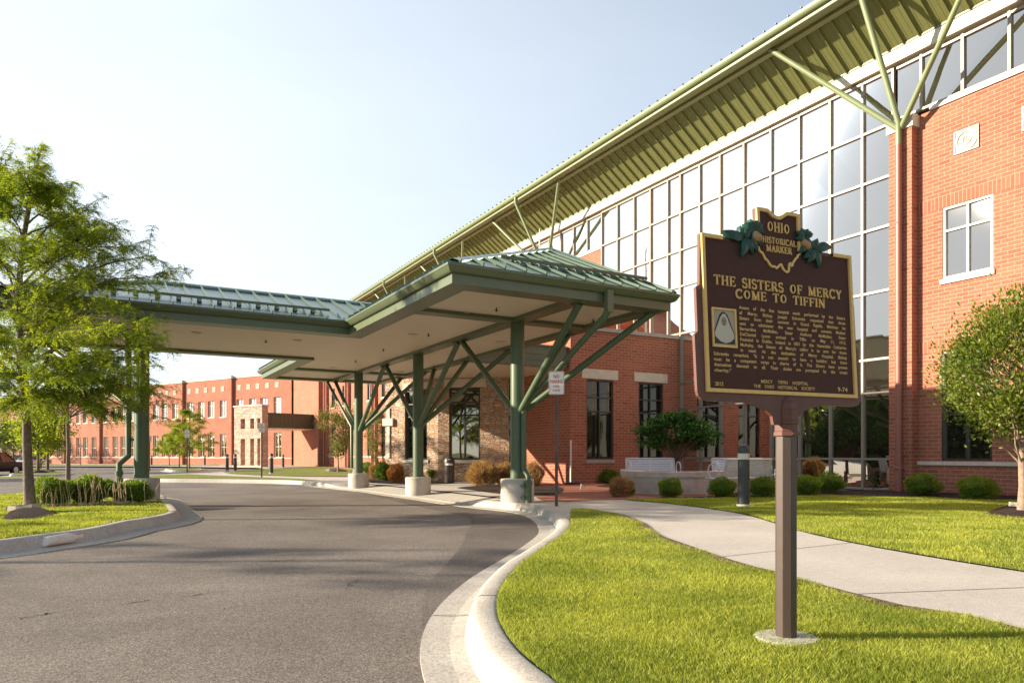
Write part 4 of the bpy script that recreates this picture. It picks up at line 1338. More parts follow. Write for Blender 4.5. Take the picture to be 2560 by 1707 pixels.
# rain leaders
def leader(pts, r=0.06, boot=None, name='rain_leader'):
    m = MB(); m.tube(pts, r, 12); o = m.build(name, M['green_tube'], cp); smooth_angle(o)
    if boot:
        x, y, z0, z1 = boot
        b = MB(); b.lathe([(0.07,z0),(0.07,z1-0.09),(0.085,z1-0.085),(0.085,z1),(0.05,z1+0.005)], (x,y,0), 14)
        for z in (0.12, 0.36):
            b2 = MB(); b2.tube([(x-0.05,y+0.03,z0*0+z),(x-0.16,y+0.05,z)], 0.018, 8); 
            b2.tube([(x-0.10,y+0.02,z),(x-0.10,y-0.012,z)], 0.045, 10); smooth_angle(b2.build('pipe_clamp', M['green_tube'], o, org=ORG[o.name]))
        smooth_angle(b.build('pipe_boot', M['green_tube'], o, org=ORG[o.name]))
    return o
bx = at(14.93, 1321, 1200)
m = MB(); m.box(7.90, Y0c-0.16, 3.62, 8.03, Y0c-0.05, 4.02); 
m.build('leader_head', M['green'], cp)
vx = at(15.13, 1309.5, 1100)
leader([(7.95,Y0c-0.10,3.66),(7.93,Y0c-0.02,3.55),(vx.x,vx.y,2.02),(vx.x,vx.y,0.72),(bx.x,bx.y,0.55),(bx.x,bx.y,0.40)], 0.062, (bx.x,bx.y,-0.02,0.46))
c4 = cols[3]; v4 = at(16.2, 321, 1000); b4 = at(16.05, 298, 1190)
leader([(v4.x,v4.y,3.85),(v4.x,v4.y,0.98),(b4.x,b4.y,0.80),(b4.x,b4.y,0.55)], 0.065, (b4.x,b4.y,-0.02,0.64))
leader([(7.30,27.86,3.98),(7.32,27.5,3.70),(7.36,24.62,1.98),(7.36,24.60,0.55)], 0.055)
m = MB(); m.bar((v4.x,v4.y,1.35),(c4[0],c4[1],1.35),0.05,0.06); m.build('pipe_bracket', M['green_tube'], cp)

# recessed lights and sprinkler heads, found on the ceiling plane
def ceil_pt(px, py):
    d = (ZC-EYE)*FPX/(HY-py); r = (px-CX)/FPX*d
    return (d*SN+r*CS, d*CS-r*SN)
z4 = lambda x, y: (800+x/2.24, 600+y/2.24)
lights = [z4(810,410), z4(520,528), z4(1010,571), z4(1363,470), z4(455,737), z4(72,714), (491,832), (744,850.6), (462,878), (678.6,890), (773,944.5)]
for p in lights:
    x, y = ceil_pt(*p)
    m = MB(); m.lathe([(0.115,0.0),(0.135,-0.012),(0.10,-0.014),(0.092,0.0)], (x,y,ZC-0.002), 18, cap=False)
    lo = m.build('downlight', M['silver'], cp); smooth_angle(lo)
    m = MB(); m.lathe([(0.092,-0.006),(0.03,-0.004),(0.0,-0.0035)], (x,y,ZC-0.0), 18, cap=False)
    m.build('reflector', M['gold'], lo, org=ORG[lo.name])
for p in [z4(988,380), z4(607,523), z4(355,608), z4(200,672), z4(1530,443), z4(93,727), z4(637,702), (664.7,850), (622,883), z4(460,750), z4(828,645)]:
    x, y = ceil_pt(*p)
    m = MB(); m.tube([(x,y,ZC),(x,y,ZC-0.075)], 0.012, 8); m.lathe([(0.042,0),(0.042,0.008)], (x,y,ZC-0.055), 10)
    m.build('sprinkler', M['bronze'], cp)

# ================================================================== FAR WING, PORTAL
FP0, FDIR = Vector((17.5, 86.0)), Vector((-0.4711, 0.8821))
frz = math.atan2(FDIR.y, FDIR.x)
fw_ = thing('far_wing', 'distant two storey red brick wing with square relief tiles, closing the view', 'hospital wing', (FP0.x, FP0.y, -0.3), frz)
ORG[fw_.name] = Vector((0,0,0))
def PFW(u, v, w): return (u, -w, v)          # local frame: +y faces the drive
L_ = 100.0
bays = []
pil = [9.45, 19.68]
u = 19.68
while u + 10.3 < L_:
    u += 10.25; pil.append(u)
win_u = []
for a in [-0.8] + pil:
    for k in (1.12, 3.55, 5.62, 8.05): win_u.append(a + k)
hol = []
for u in win_u:
    hol += [(u, u+1.3, 6.0, 8.05), (u, u+1.3, 0.95, 3.85)]
mb = MB(); mb.wall(PFW, -1.5, L_, -0.8, 10.7, hol, 0.26)
mb.face([(L_,0,-0.8),(L_,-20,-0.8),(L_,-20,10.7),(L_,0,10.7)])
mb.build('brick_wall', M['brick'], fw_)
for h in hol: window(fw_, PFW, *h, 0.2, rail=h[3]-0.62 if h[2] > 4 else 2.2, sill=0.13 if h[2] > 4 else 0.02, frame='white_frame')
mb = MB(); mb.box(-1.5, -0.4, 10.703, L_+0.1, 0.07, 10.93)
for p in pil: mb.box(p-0.42, 0.071, 10.65, p+0.42, 0.42, 11.02)
mb.build('stone_coping', M['limestone'], fw_)
mb = MB(); mb.box(-1.5, -0.1, 0.80, L_, 0.05, 0.90); mb.build('stone_band', M['limestone'], fw_)
mb = MB(); mb.box(-1.5, -0.1, 8.053, L_, 0.006, 8.36); mb.build('soldier_course', M['soldier'], fw_)
for p in pil:
    m = MB(); m.box(p-0.33, -0.1, -0.8, p+0.33, 0.32, 10.64); m.build('pilaster', M['brick'], fw_)
for a in [-0.8] + pil[:4]:
    for k in range(5):
        uu = a + 1.54 + k*1.75
        tile(fw_, PFW, uu, uu+0.62, 9.2, 9.82)
mb = MB()
x = -6.0
mb.box(-6, -9, 10.6, 10.4, -5.2, 12.6)
for k in range(40): mb.box(-6+k*0.42, -5.2, 10.6, -6+k*0.42+0.05, -5.1, 12.6)
mb.build('roof_screen', M['olive'], fw_)
mb = MB(); mb.box(-1.5, -20, -0.8, L_-0.05, -0.45, 10.5); mb.build('rear_block', M['brick'], fw_)

# free-standing stone portal with window-like openings
pa = gp(586, 1168.5, 0); pb = gp(655, 1168.8, 0)
pv = (pb-pa); pL = Vector((pv.x, pv.y)).length
dpa = depth_of(pa)
# keep the wall parallel to the far wing, running from its near end
pn = at(70.0, 655, 1168.8); pn.z = Z0(pn.x, pn.y)
portal = thing('stone_portal', 'tall pale stone gateway wall with three slot openings and three square openings above', 'gateway', pn, frz)
ORG[portal.name] = Vector((0,0,0))
PW = 4.3; PT = 0.72
hl = []
for a, b in ((0.25,0.72),(1.2,1.8),(2.6,3.3)):
    hl += [(a,b,0.15,2.8),(a,b,3.8,4.8)]
mb = MB()
mb.wall(lambda u,v,w: (u,-w,v), 0, PW, -0.4, 6.0, hl, PT)
mb.wall(lambda u,v,w: (u,-PT,v), 0, PW, -0.4, 6.0, hl, 0.0)
mb.face([(0,0,-0.4),(0,-PT,-0.4),(0,-PT,6.0),(0,0,6.0)]); mb.face([(PW,0,-0.4),(PW,-PT,-0.4),(PW,-PT,6.0),(PW,0,6.0)])
mb.build('stone_wall', M['pale_stone'], portal)
mb = MB(); mb.box(-0.08,-PT-.08,6.003,PW+0.08,0.08,6.14); mb.build('coping', M['limestone'], portal)
mb = MB(); mb.box(-0.15,-PT-.15,-0.35,PW+0.15,0.15,0.06); mb.build('plinth', M['limestone'], portal)

# flat side-entrance canopy reaching from the portal to the stair block
ca = at(71.0, 668, 1100); cb = at(75.5, 812, 1100)
sc_ = thing('side_canopy', 'flat dark green panelled canopy running from the stone gateway to the brick wing', 'canopy', (ca.x, ca.y, Z0(ca.x, ca.y)))
cdir = Vector((cb.x-ca.x, cb.y-ca.y)); cl = cdir.length
sc_.rotation_euler = (0,0,math.atan2(cdir.y, cdir.x)); ORG[sc_.name] = Vector((0,0,0))
zb, zt = 3.85, 5.32
mb = MB(); mb.box(0, 0, zb+0.05, cl, 5.5, zt); mb.build('panel_box', M['dark_panel'], sc_)
mb = MB()
for k in range(14): mb.box(0.02+k*cl/14, -0.03, zb+0.1, 0.02+k*cl/14+0.03, -0.001, zt-0.08)
mb.box(-0.05, -0.06, zt+0.002, cl+0.05, 5.5, zt+0.08)
mb.build('panel_seams', M['siding'], sc_)
mb = MB(); mb.box(0, 0.02, zb, cl, 5.5, zb+0.048); mb.build('underside', M['ceiling'], sc_)

# ================================================================== HISTORICAL MARKER
def text_mesh(body, size=1.0, bold=0.0):
    c = bpy.data.curves.new('lettering', 'FONT')
    c.body = body; c.size = size; c.offset = bold; c.resolution_u = 3
    o = bpy.data.objects.new('lettering', c); link(o)
    dg = bpy.context.evaluated_depsgraph_get()
    me = o.evaluated_get(dg).to_mesh()
    V = [tuple(v.co) for v in me.vertices]; Fc = [tuple(p.vertices) for p in me.polygons]
    o.evaluated_get(dg).to_mesh_clear()
    bpy.data.objects.remove(o); bpy.data.curves.remove(c)
    return np.array(V) if V else np.zeros((0,3)), Fc

def put_text(mb, body, x0, x1, base, cap, y, bold=0.0, place='fit', thick=0.0):
    """flat letters in the x-z plane at depth y; fitted between x0 and x1, capital height cap"""
    V, Fc = text_mesh(body, 1.0, bold)
    if not len(V): return
    Hh = 0.729
    sz = cap/Hh
    w = (V[:,0].max()-V[:,0].min())
    if place == 'fit': sx = (x1-x0)/w
    else: sx = sz*0.95
    ox = x0 if place in ('fit','left') else ((x0+x1)/2 - w*sx/2)
    n = len(mb.v)
    for a in V: mb.v.append((ox+(a[0]-V[:,0].min())*sx, y, base+a[1]*sz))
    mb.f += [tuple(n+i for i in f) for f in Fc]

# drawn capitals with bracketed serifs: strokes (x0,z0,x1,z1,width) and curves, unit cap height
TK, TN, SF = 0.155, 0.085, 0.065
def arc(cx, cz, rx, rz, a0, a1, n=10):
    return [(cx+rx*math.cos(math.radians(a0+(a1-a0)*i/n)), cz+rz*math.sin(math.radians(a0+(a1-a0)*i/n))) for i in range(n+1)]
def vst(x): return [('s', (x,0),(x,1),TK), ('s',(x-.15,SF/2),(x+.15,SF/2),SF), ('s',(x-.15,1-SF/2),(x+.15,1-SF/2),SF)]
GL = {
 'I': (0.36, vst(.18)),
 'H': (0.92, vst(.18)+vst(.74)+[('s',(.18,.51),(.74,.51),TN)]),
 'T': (0.80, [('s',(.40,0),(.40,1),TK),('s',(.25,SF/2),(.55,SF/2),SF),('s',(.03,1-TN/2),(.77,1-TN/2),TN),('s',(.05,1),(.05,.76),.06),('s',(.75,1),(.75,.76),.06)]),
 'E': (0.76, vst(.18)+[('s',(.18,TN/2),(.70,TN/2),TN),('s',(.18,1-TN/2),(.68,1-TN/2),TN),('s',(.18,.52),(.54,.52),TN),('s',(.69,0),(.69,.25),.06),('s',(.67,1),(.67,.78),.06),('s',(.54,.40),(.54,.64),.05)]),
 'F': (0.72, vst(.18)+[('s',(.18,1-TN/2),(.68,1-TN/2),TN),('s',(.18,.52),(.54,.52),TN),('s',(.67,1),(.67,.78),.06),('s',(.54,.40),(.54,.64),.05)]),
 'L': (0.70, vst(.18)+[('s',(.18,TN/2),(.66,TN/2),TN),('s',(.65,0),(.65,.28),.06)]),
 'S': (0.66, [('c', arc(.33,.735,.235,.225,35,270,12)+arc(.33,.27,.25,.24,90,-145,12)[1:], .13),('s',(.535,.98),(.535,.74),.06),('s',(.09,.02),(.09,.28),.06)]),
 'O': (0.94, [('o', (.47,.5),.37,.46)]),
 'C': (0.84, [('c', arc(.47,.5,.37,.455,42,318,20), .13),('s',(.76,.98),(.76,.70),.06),('s',(.77,.12),(.73,.22),.08)]),
 'M': (1.06, [('s',(.16,0),(.16,1),TN),('s',(.16,.97),(.53,.06),TK),('s',(.53,.06),(.90,.97),TN),('s',(.88,0),(.88,1),TK),('s',(.03,SF/2),(.29,SF/2),SF),('s',(.73,SF/2),(1.03,SF/2),SF),('s',(.03,1-SF/2),(.20,1-SF/2),SF),('s',(.86,1-SF/2),(1.03,1-SF/2),SF)]),
 'N': (0.94, [('s',(.16,0),(.16,1),TN),('s',(.16,.96),(.78,.04),TK),('s',(.78,0),(.78,1),TN),('s',(.03,SF/2),(.29,SF/2),SF),('s',(.03,1-SF/2),(.2,1-SF/2),SF),('s',(.65,1-SF/2),(.91,1-SF/2),SF)]),
 'R': (0.86, vst(.18)+[('c', [(.18,.955)]+arc(.42,.73,.21,.225,90,-90,10)+[(.18,.505)], .10),('s',(.42,.52),(.76,.03),TK*.95),('s',(.68,SF/2),(.85,SF/2),SF)]),
 'Y': (0.86, [('s',(.43,0),(.43,.5),TK),('s',(.43,.46),(.14,.97),TK*.95),('s',(.43,.46),(.73,.97),TN),('s',(.28,SF/2),(.58,SF/2),SF),('s',(.02,1-SF/2),(.28,1-SF/2),SF),('s',(.60,1-SF/2),(.86,1-SF/2),SF)]),
 'K': (0.88, vst(.18)+[('s',(.2,.42),(.70,.97),TN),('s',(.36,.58),(.76,.03),TK*.95),('s',(.60,1-SF/2),(.84,1-SF/2),SF),('s',(.64,SF/2),(.88,SF/2),SF)]),
 'A': (0.90, [('s',(.14,.03),(.45,.99),TN),('s',(.45,.99),(.76,.03),TK),('s',(.24,.34),(.66,.34),TN*.8),('s',(.01,SF/2),(.27,SF/2),SF),('s',(.61,SF/2),(.90,SF/2),SF)]),
 ' ': (0.62, []),
}
def serif_text(mb, body, x0, x1, base, cap, y, th=0.006, gap=0.10):
    wtot = sum(GL[c][0] for c in body) + gap*(len(body)-1)
    sx = (x1-x0)/wtot
    X = x0
    def ribbon(pts, wid):
        L = [(X+px*sx, base+pz*cap) for px, pz in pts]
        for k in range(len(L)-1):
            a, b = Vector((L[k][0],0,L[k][1])), Vector((L[k+1][0],0,L[k+1][1]))
            t = b-a
            if t.length < 1e-6: continue
            t.normalize()
            e = t*(wid*cap*0.10 if len(L) > 2 else 0)
            ww = wid*(sx*abs(t.z)+cap*abs(t.x))
            s = Vector((-t.z,0,t.x))*(ww/2)
            A = [a-e-s, b+e-s, b+e+s, a-e+s]
            mb.face([(p.x,y-th,p.z) for p in A])
            for i in range(4):
                p, q = A[i], A[(i+1)%4]
                mb.face([(p.x,y-th,p.z),(p.x,y,p.z),(q.x,y,q.z),(q.x,y-th,q.z)])
    for c in body:
        w, st = GL[c]
        for s_ in st:
            if s_[0] == 's': ribbon([s_[1], s_[2]], s_[3])
            elif s_[0] == 'c': ribbon(s_[1], s_[2])
            else:
                (cx, cz), rx, rz = s_[1], s_[2], s_[3]
                n = 24
                for k in range(n):
                    q = []
                    for a, m_ in ((k,1),(k+1,1),(k+1,0),(k,0)):
                        t = 2*math.pi*a/n
                        wr = (0.16*abs(math.cos(t))+0.08*abs(math.sin(t)))
                        rr = 0 if m_ else wr
                        q.append((X+(cx+(rx-rr)*math.cos(t))*sx, y-th, base+(cz+(rz-rr*0.9)*math.sin(t))*cap))
                    mb.face(q)
                    mb.face([q[0],q[1],(q[1][0],y,q[1][2]),(q[0][0],y,q[0][2])])
        X += (w+gap)*sx

pb_ = gp(1965, 1603)
mk = thing('historical_marker', 'brown and gold historical marker on an octagonal post in the near lawn', 'historical marker', (pb_.x, pb_.y, 0))
Rv, Uv, Fv = Vector((CS,-SN,0)), Vector((0,0,1)), Vector((SN,CS,0))
pX = (Rv*0.9135+Fv*0.4068).normalized()
pZ = (Uv*0.998+Fv*0.06)
pZ = (pZ - pX*pZ.dot(pX)).normalized()
pY = pZ.cross(pX)
PCEN = Fv*3.885 + Rv*1.4683 + Vector((0,0,EYE+0.7268))
PWID, PHEI = 1.073, 0.826
pm = Matrix((pX, pY, pZ)).transposed().to_4x4()
pm.translation = PCEN - Vector((pb_.x, pb_.y, 0))
def UVp(u, v): return ((u-0.5)*PWID, (0.5-v)*PHEI)
def on_plaque(mbx, name, mat, parent, smooth=False):
    o = mbx.build(name, mat, parent, org=(0,0,0), smooth=smooth)
    if parent is mk: o.matrix_local = pm
    ORG[o.name] = Vector((0,0,0))
    return o
# outline of the cast body: sloped shoulders, rounded bottom corners, flared foot, Ohio-shaped crest on top
ohio_top = [(0.3509,-0.2265),(0.39,-0.2285),(0.4246,-0.2271),(0.443,-0.213),(0.4591,-0.1984),(0.482,-0.191),(0.5052,-0.1911),(0.527,-0.208),(0.5539,-0.2305),(0.595,-0.232),(0.6385,-0.2304)]
out = [(0,0),(0.352,0.0)] + ohio_top + [(0.6395,0.0),(1,0),(0.9985,0.33),(1.016,0.345),(1.017,0.63),(1.034,0.655),(1.035,0.99),(1.028,1.02),(1.012,1.045),(0.985,1.052),
       (0.76,1.052),(0.735,1.06),(0.67,1.075),(0.62,1.10),(0.585,1.135),(0.574,1.19),(0.418,1.19),(0.41,1.135),(0.375,1.10),(0.33,1.078),(0.27,1.06),(0.24,1.052),
       (0.015,1.052),(-0.022,1.043),(-0.042,1.02),(-0.048,0.99),(-0.052,0.645),(-0.033,0.62),(-0.034,0.345),(-0.012,0.325)]
o2 = [UVp(*p) for p in out]
mb = MB(); mb.prism(o2, lambda x, z: (x, 0.0, z), lambda x, z: (x, 0.020, z))
body = on_plaque(mb, 'plaque', M['plaque_edge'], mk)
# recessed brown field and the gold border
fi = [(0.022,0.022),(0.978,0.022),(0.978,0.972),(0.022,0.972)]
mb = MB()
fld = [UVp(*p) for p in fi]
mb.face([(x,-0.0025,z) for x, z in fld])
crest = [(u,v) for u,v in ohio_top]
cin = [(0.369,0.03),(0.369,-0.208)] + [(u*0.955+0.0223, v+0.021) for u, v in ohio_top[1:-1]] + [(0.622,-0.208),(0.623,0.03)]
mb.prism([UVp(*p) for p in cin], lambda x, z: (x,-0.0028,z), lambda x, z: (x,-0.0005,z))
on_plaque(mb, 'field', M['plaque'], body)
mb = MB()
def gline(pts, w, d0=-0.014, closed=False):
    P = [Vector((UVp(*p)[0], 0, UVp(*p)[1])) for p in pts]
    n = len(P)
    idx = range(n if closed else n-1)
    L = []
    for i in range(n):
        a = P[i-1] if (i > 0 or closed) else P[i]; b = P[(i+1)%n] if (i < n-1 or closed) else P[i]
        t1 = (P[i]-a).normalized() if (P[i]-a).length > 1e-9 else (b-P[i]).normalized()
        t2 = (b-P[i]).normalized() if (b-P[i]).length > 1e-9 else t1
        nn = (Vector((-t1.z,0,t1.x))+Vector((-t2.z,0,t2.x)))
        nn.normalize()
        k = 1/max(0.5, nn.dot(Vector((-t1.z,0,t1.x))))
        L.append((P[i]+nn*(w/2*k), P[i]-nn*(w/2*k)))
    for i in idx:
        j = (i+1)%n
        (a,b),(c,d) = L[i], L[j]
        mb.face([(a.x,d0,a.z),(c.x,d0,c.z),(d.x,d0,d.z),(b.x,d0,b.z)])
        mb.face([(a.x,d0,a.z),(a.x,0,a.z),(c.x,0,c.z),(c.x,d0,c.z)])
        mb.face([(b.x,d0,b.z),(d.x,d0,d.z),(d.x,0,d.z),(b.x,0,b.z)])
gline([(0.13,0.011),(0.011,0.011),(0.011,0.984),(0.989,0.984),(0.989,0.011),(0.865,0.011)], 0.019)
gline([(0.33,0.011),(0.3605,0.011),(0.3605,-0.217)] + [(u*0.985+0.0075, v+0.010) for u, v in ohio_top[1:-1]] + [(0.630,-0.220),(0.6315,0.011),(0.66,0.011)], 0.018)
ohio_bot = [(0.3605,0.0),(0.361,0.052),(0.370,0.064),(0.383,0.070),(0.392,0.088),(0.40,0.106),(0.415,0.118),(0.428,0.140),(0.443,0.152),(0.458,0.148),(0.472,0.158),(0.483,0.148),(0.497,0.130),(0.506,0.131),
            (0.513,0.152),(0.525,0.168),(0.541,0.176),(0.553,0.166),(0.556,0.145),(0.558,0.118),(0.566,0.112),(0.572,0.128),(0.580,0.124),(0.585,0.104),(0.597,0.088),(0.604,0.074),(0.617,0.064),(0.620,0.050),(0.632,0.040),(0.632,0.0)]
gline(ohio_bot, 0.011, -0.010)
for a, b, c, d in ((0.0545,0.468,0.194,0.704),):
    gline([(a,b),(c,b),(c,d),(a,d)], 0.010, -0.010, True)
on_plaque(mb, 'gold_border', M['gold'], body)
# lettering
mb = MB(); yT = -0.0025
def srow(t, u0, u1, v0, v1):
    x0, z1 = UVp(u0, v0); x1, z0 = UVp(u1, v1)
    serif_text(mb, t, x0, x1, z0, z1-z0, yT)
srow('OHIO', 0.421, 0.572, -0.151, -0.083)
srow('HISTORICAL', 0.387, 0.612, -0.045, -0.003)
srow('MARKER', 0.410, 0.581, 0.008, 0.052)
srow('THE SISTERS OF MERCY', 0.070, 0.921, 0.252, 0.316)
srow('COME TO TIFFIN', 0.201, 0.798, 0.328, 0.388)
body_rows = ['Aware of the fine hospital work performed by the Sisters','of Mercy, Bishop Joseph Schrembs requested that three',
 'Sisters from their convent in Grand Rapids, Michigan be','sent to administer the new hospital and convent. Mother','Bernardine McMullen, Sister Anthony McMullen, Sister',
 'DeChantel Lyons arrived in Tiffin on May 11, 1912.','Founded in Dublin, Ireland in 1831 by the Venerable Catherine','McAuley, the Sisters of Mercy\'s calling is to care for those',
 'in need. At the dedication of Mercy Hospital, Bishop','Schrembs remarked, "It is not enough to have a building, but there','must be a competent corps in charge of it. The Sisters have proven',
 'themselves devoted to all. Their duties are prompted by the truest','charity."']
def justify(mbx, t, u0, u1, vb, cap, bold):
    """words spread so that the row fills the measure, as cast"""
    words = t.split(' ')
    x0, zb = UVp(u0, vb); x1 = UVp(u1, vb)[0]
    ms = [text_mesh(w, 1.0, bold) for w in words]
    sz = cap/0.729
    ws = [m[0][:,0].max()-m[0][:,0].min() for m in ms]
    sx = sz*1.0
    mingap = 0.012
    if sum(ws)*sx + mingap*(len(words)-1) > (x1-x0): sx = ((x1-x0)-mingap*(len(words)-1))/sum(ws)
    gap = ((x1-x0)-sum(ws)*sx)/max(1,len(words)-1)
    if len(words) == 1: gap = 0
    X = x0
    for (V, Fc), w in zip(ms, ws):
        n = len(mbx.v); mn = V[:,0].min()
        for a in V: mbx.v.append((X+(a[0]-mn)*sx, yT-0.004, zb+a[1]*sz))
        mbx.f += [tuple(n+i for i in f) for f in Fc]
        X += w*sx+gap
for i, t in enumerate(body_rows):
    vb = 0.4555 + i*0.0342
    u0 = 0.219 if i < 9 else 0.0535
    if i == 12: put_text(mb, t, UVp(u0,0)[0], UVp(0.156,0)[0], UVp(0,vb)[1], 0.0170, yT-0.004, 0.018)
    else: justify(mb, t, u0, 0.937, vb, 0.0182, 0.020)
for t, u0, u1, vb, cap in (('2012',0.0539,0.1045,0.954,0.0205),('9-74',0.861,0.932,0.955,0.026)):
    put_text(mb, t, UVp(u0,0)[0], UVp(u1,0)[0], UVp(0,vb)[1], cap, yT-0.004, 0.014)
justify(mb, 'MERCY TIFFIN HOSPITAL', 0.341, 0.654, 0.9235, 0.0185, 0.012)
justify(mb, 'THE OHIO HISTORICAL SOCIETY', 0.294, 0.700, 0.956, 0.0185, 0.012)
on_plaque(mb, 'lettering', M['gold'], body)
# sepia portrait of a nun
mb = MB(); a = UVp(0.0595,0.475); b = UVp(0.189,0.697)
mb.face([(a[0],-0.004,b[1]),(b[0],-0.004,b[1]),(b[0],-0.004,a[1]),(a[0],-0.004,a[1])])
pt = on_plaque(mb, 'portrait', M['sepia'], body)
pw, ph_ = b[0]-a[0], a[1]-b[1]
def PP(x, z): return (a[0]+x*pw, b[1]+z*ph_)
def flat_poly(pts, y, name, mat):
    m = MB(); q = [PP(*p) for p in pts]
    n = len(q); m.v += [(x, y, z) for x, z in q]
    for t in tessellate_polygon([[Vector((x,z,0)) for x, z in q]]): m.f.append(tuple(t))
    return on_plaque(m, name, M[mat], pt)
flat_poly([(0.02,0.40),(0.20,0.72),(0.30,0.88),(0.42,0.955),(0.55,0.955),(0.68,0.87),(0.80,0.66),(0.98,0.36),(0.98,0.04),(0.02,0.04)], -0.0046, 'veil', 'sepia_dark')
flat_poly([(0.05,0.36),(0.24,0.66),(0.33,0.80),(0.45,0.90),(0.55,0.90),(0.66,0.80),(0.74,0.64),(0.95,0.34),(0.96,0.22),(0.80,0.11),(0.55,0.06),(0.30,0.11),(0.06,0.25)], -0.0052, 'wimple', 'sepia_white')
flat_poly([PPt for PPt in [(0.49+0.13*math.cos(t), 0.68+0.135*math.sin(t)) for t in np.linspace(0, 2*math.pi, 19)[:-1]]], -0.0058, 'face', 'sepia_skin')
m = MB()
for ex in (0.44, 0.55):
    q = [PP(ex+0.03*math.cos(t), 0.70+0.014*math.sin(t)) for t in np.linspace(0,2*math.pi,9)[:-1]]; m.face([(x,-0.0062,z) for x,z in q])
for q in ([(0.485,0.69),(0.505,0.69),(0.512,0.645),(0.48,0.645)], [(0.45,0.61),(0.545,0.61),(0.53,0.598),(0.465,0.598)]):
    m.face([(PP(*p)[0],-0.0062,PP(*p)[1]) for p in q])
on_plaque(m, 'features', M['sepia_dark'], pt)
# buckeye leaves and nuts either side of the crest
def blade_leaf(mbx, u, v, du, dv, wd, y=-0.02):
    """lance-shaped raised leaf from (u,v) to (u+du, v+dv), folded on its midrib"""
    p = Vector((*UVp(u, v), 0)); q = Vector((*UVp(u+du, v+dv), 0))
    t = q-p; L = t.length; t.normalize(); s = Vector((-t.y, t.x, 0))
    n = 8; prev = None
    for i in range(n+1):
        f = i/n
        w = wd*(math.sin(math.pi*min(1, f**0.75))**0.8 if 0 < f < 1 else 0.02)
        bend = s*(0.06*L*math.sin(math.pi*f))
        c = p+t*(L*f)+bend
        k = (c+s*w, c, c-s*w, y-0.012*math.sin(math.pi*f))
        if prev:
            for (a_, za), (b_, zb_) in (((0,0.007),(1,0.0)),((1,0.0),(2,0.007))):
                mbx.face([(prev[a_].x, prev[3]+za, prev[a_].y),(k[a_].x,k[3]+za,k[a_].y),(k[b_].x,k[3]+zb_,k[b_].y),(prev[b_].x,prev[3]+zb_,prev[b_].y)])
            for a_ in (0,2):
                mbx.face([(prev[a_].x, prev[3]+0.007, prev[a_].y),(k[a_].x,k[3]+0.007,k[a_].y),(k[a_].x,0.01,k[a_].y),(prev[a_].x,0.01,prev[a_].y)])
        prev = k
mb = MB()
Lf = [(0.325,-0.085,0.07,0.03,.018),(0.325,-0.085,0.065,-0.022,.02),(0.325,-0.085,0.028,-0.05,.018),(0.325,-0.085,-0.02,-0.052,.018),(0.325,-0.085,-0.055,-0.02,.02),(0.325,-0.085,-0.02,0.135,.022),(0.32,-0.05,0.055,0.09,.02),
      (0.262,-0.008,-0.128,-0.028,.026),(0.262,-0.008,-0.02,0.13,.024),(0.262,-0.008,0.055,0.10,.022),(0.262,-0.008,-0.022,-0.075,.02),(0.262,-0.008,0.04,-0.05,.02),(0.31,0.02,0.03,0.05,.016)]
for u, v, du, dv, w in Lf:
    blade_leaf(mb, u, v, du, dv, w); blade_leaf(mb, 0.9945-u, v, -du, dv, w)
mb.tube([(*[UVp(0.262,-0.008)[0]],-0.02,UVp(0.262,-0.008)[1]),(UVp(0.325,-0.085)[0],-0.02,UVp(0.325,-0.085)[1])],0.007,6)
mb.tube([(*[UVp(0.7325,-0.008)[0]],-0.02,UVp(0.7325,-0.008)[1]),(UVp(0.6695,-0.085)[0],-0.02,UVp(0.6695,-0.085)[1])],0.007,6)
on_plaque(mb, 'buckeye_leaves', M['buckeye'], body)
def nut(u, v, r):
    m = MB(); x, z = UVp(u, v); rows, seg = 8, 14
    for i in range(rows+1):
        ph2 = math.pi*i/rows
        for j in range(seg):
            th = 2*math.pi*j/seg
            lob = 1+0.06*math.cos(3*th)
            m.v.append((x+r*lob*math.sin(ph2)*math.cos(th), -0.022+r*0.75*math.sin(ph2)*math.sin(th), z+r*math.cos(ph2)))
    for i in range(rows):
        for j in range(seg):
            k = (j+1)%seg; m.f.append((i*seg+j, i*seg+k, (i+1)*seg+k, (i+1)*seg+j))
    on_plaque(m, 'buckeye_nut', M['nut'], body, True)
for u, v, r in ((0.330,-0.026,0.028),(0.347,-0.022,0.024),(0.2545,-0.045,0.0125),(0.655,-0.03,0.024),(0.672,-0.022,0.026),(0.741,-0.045,0.0125)): nut(u, v, r)
# post, cap sleeve and concrete footing
px_, py_ = pb_.x, pb_.y
def octo(mbx, r, z0, z1, r1=None):
    n = len(mbx.v)
    for rr, z in ((r,z0),(r1 or r,z1)):
        for j in range(8):
            t = math.radians(225-22.5)+2*math.pi*j/8; mbx.v.append((px_+rr*math.cos(t), py_+rr*math.sin(t), z))
    for j in range(8):
        k = (j+1)%8; mbx.f.append((n+j,n+k,n+8+k,n+8+j))
    mbx.f += [tuple(n+7-j for j in range(8)), tuple(n+8+j for j in range(8))]
mb = MB(); octo(mb, 0.0575, 0.0, 1.14)
bevel(mb.build('post', M['post_brown'], mk), 0.003, 2)
mb = MB()
octo(mb, 0.068, 1.118, 1.142); octo(mb, 0.0625, 1.1425, 1.182); octo(mb, 0.067, 1.1825, 1.2); octo(mb, 0.061, 1.2005, 1.262)
octo(mb, 0.061, 1.2621, 1.30, 0.052); octo(mb, 0.052, 1.3001, 1.335, 0.030)
for t in (-1.9, -0.7): mb.tube([(px_+0.060*math.cos(t),py_+0.060*math.sin(t),1.13),(px_+0.073*math.cos(t),py_+0.073*math.sin(t),1.13)],0.005,8)
bevel(mb.build('post_sleeve', M['plaque_edge'], mk), 0.003, 2)
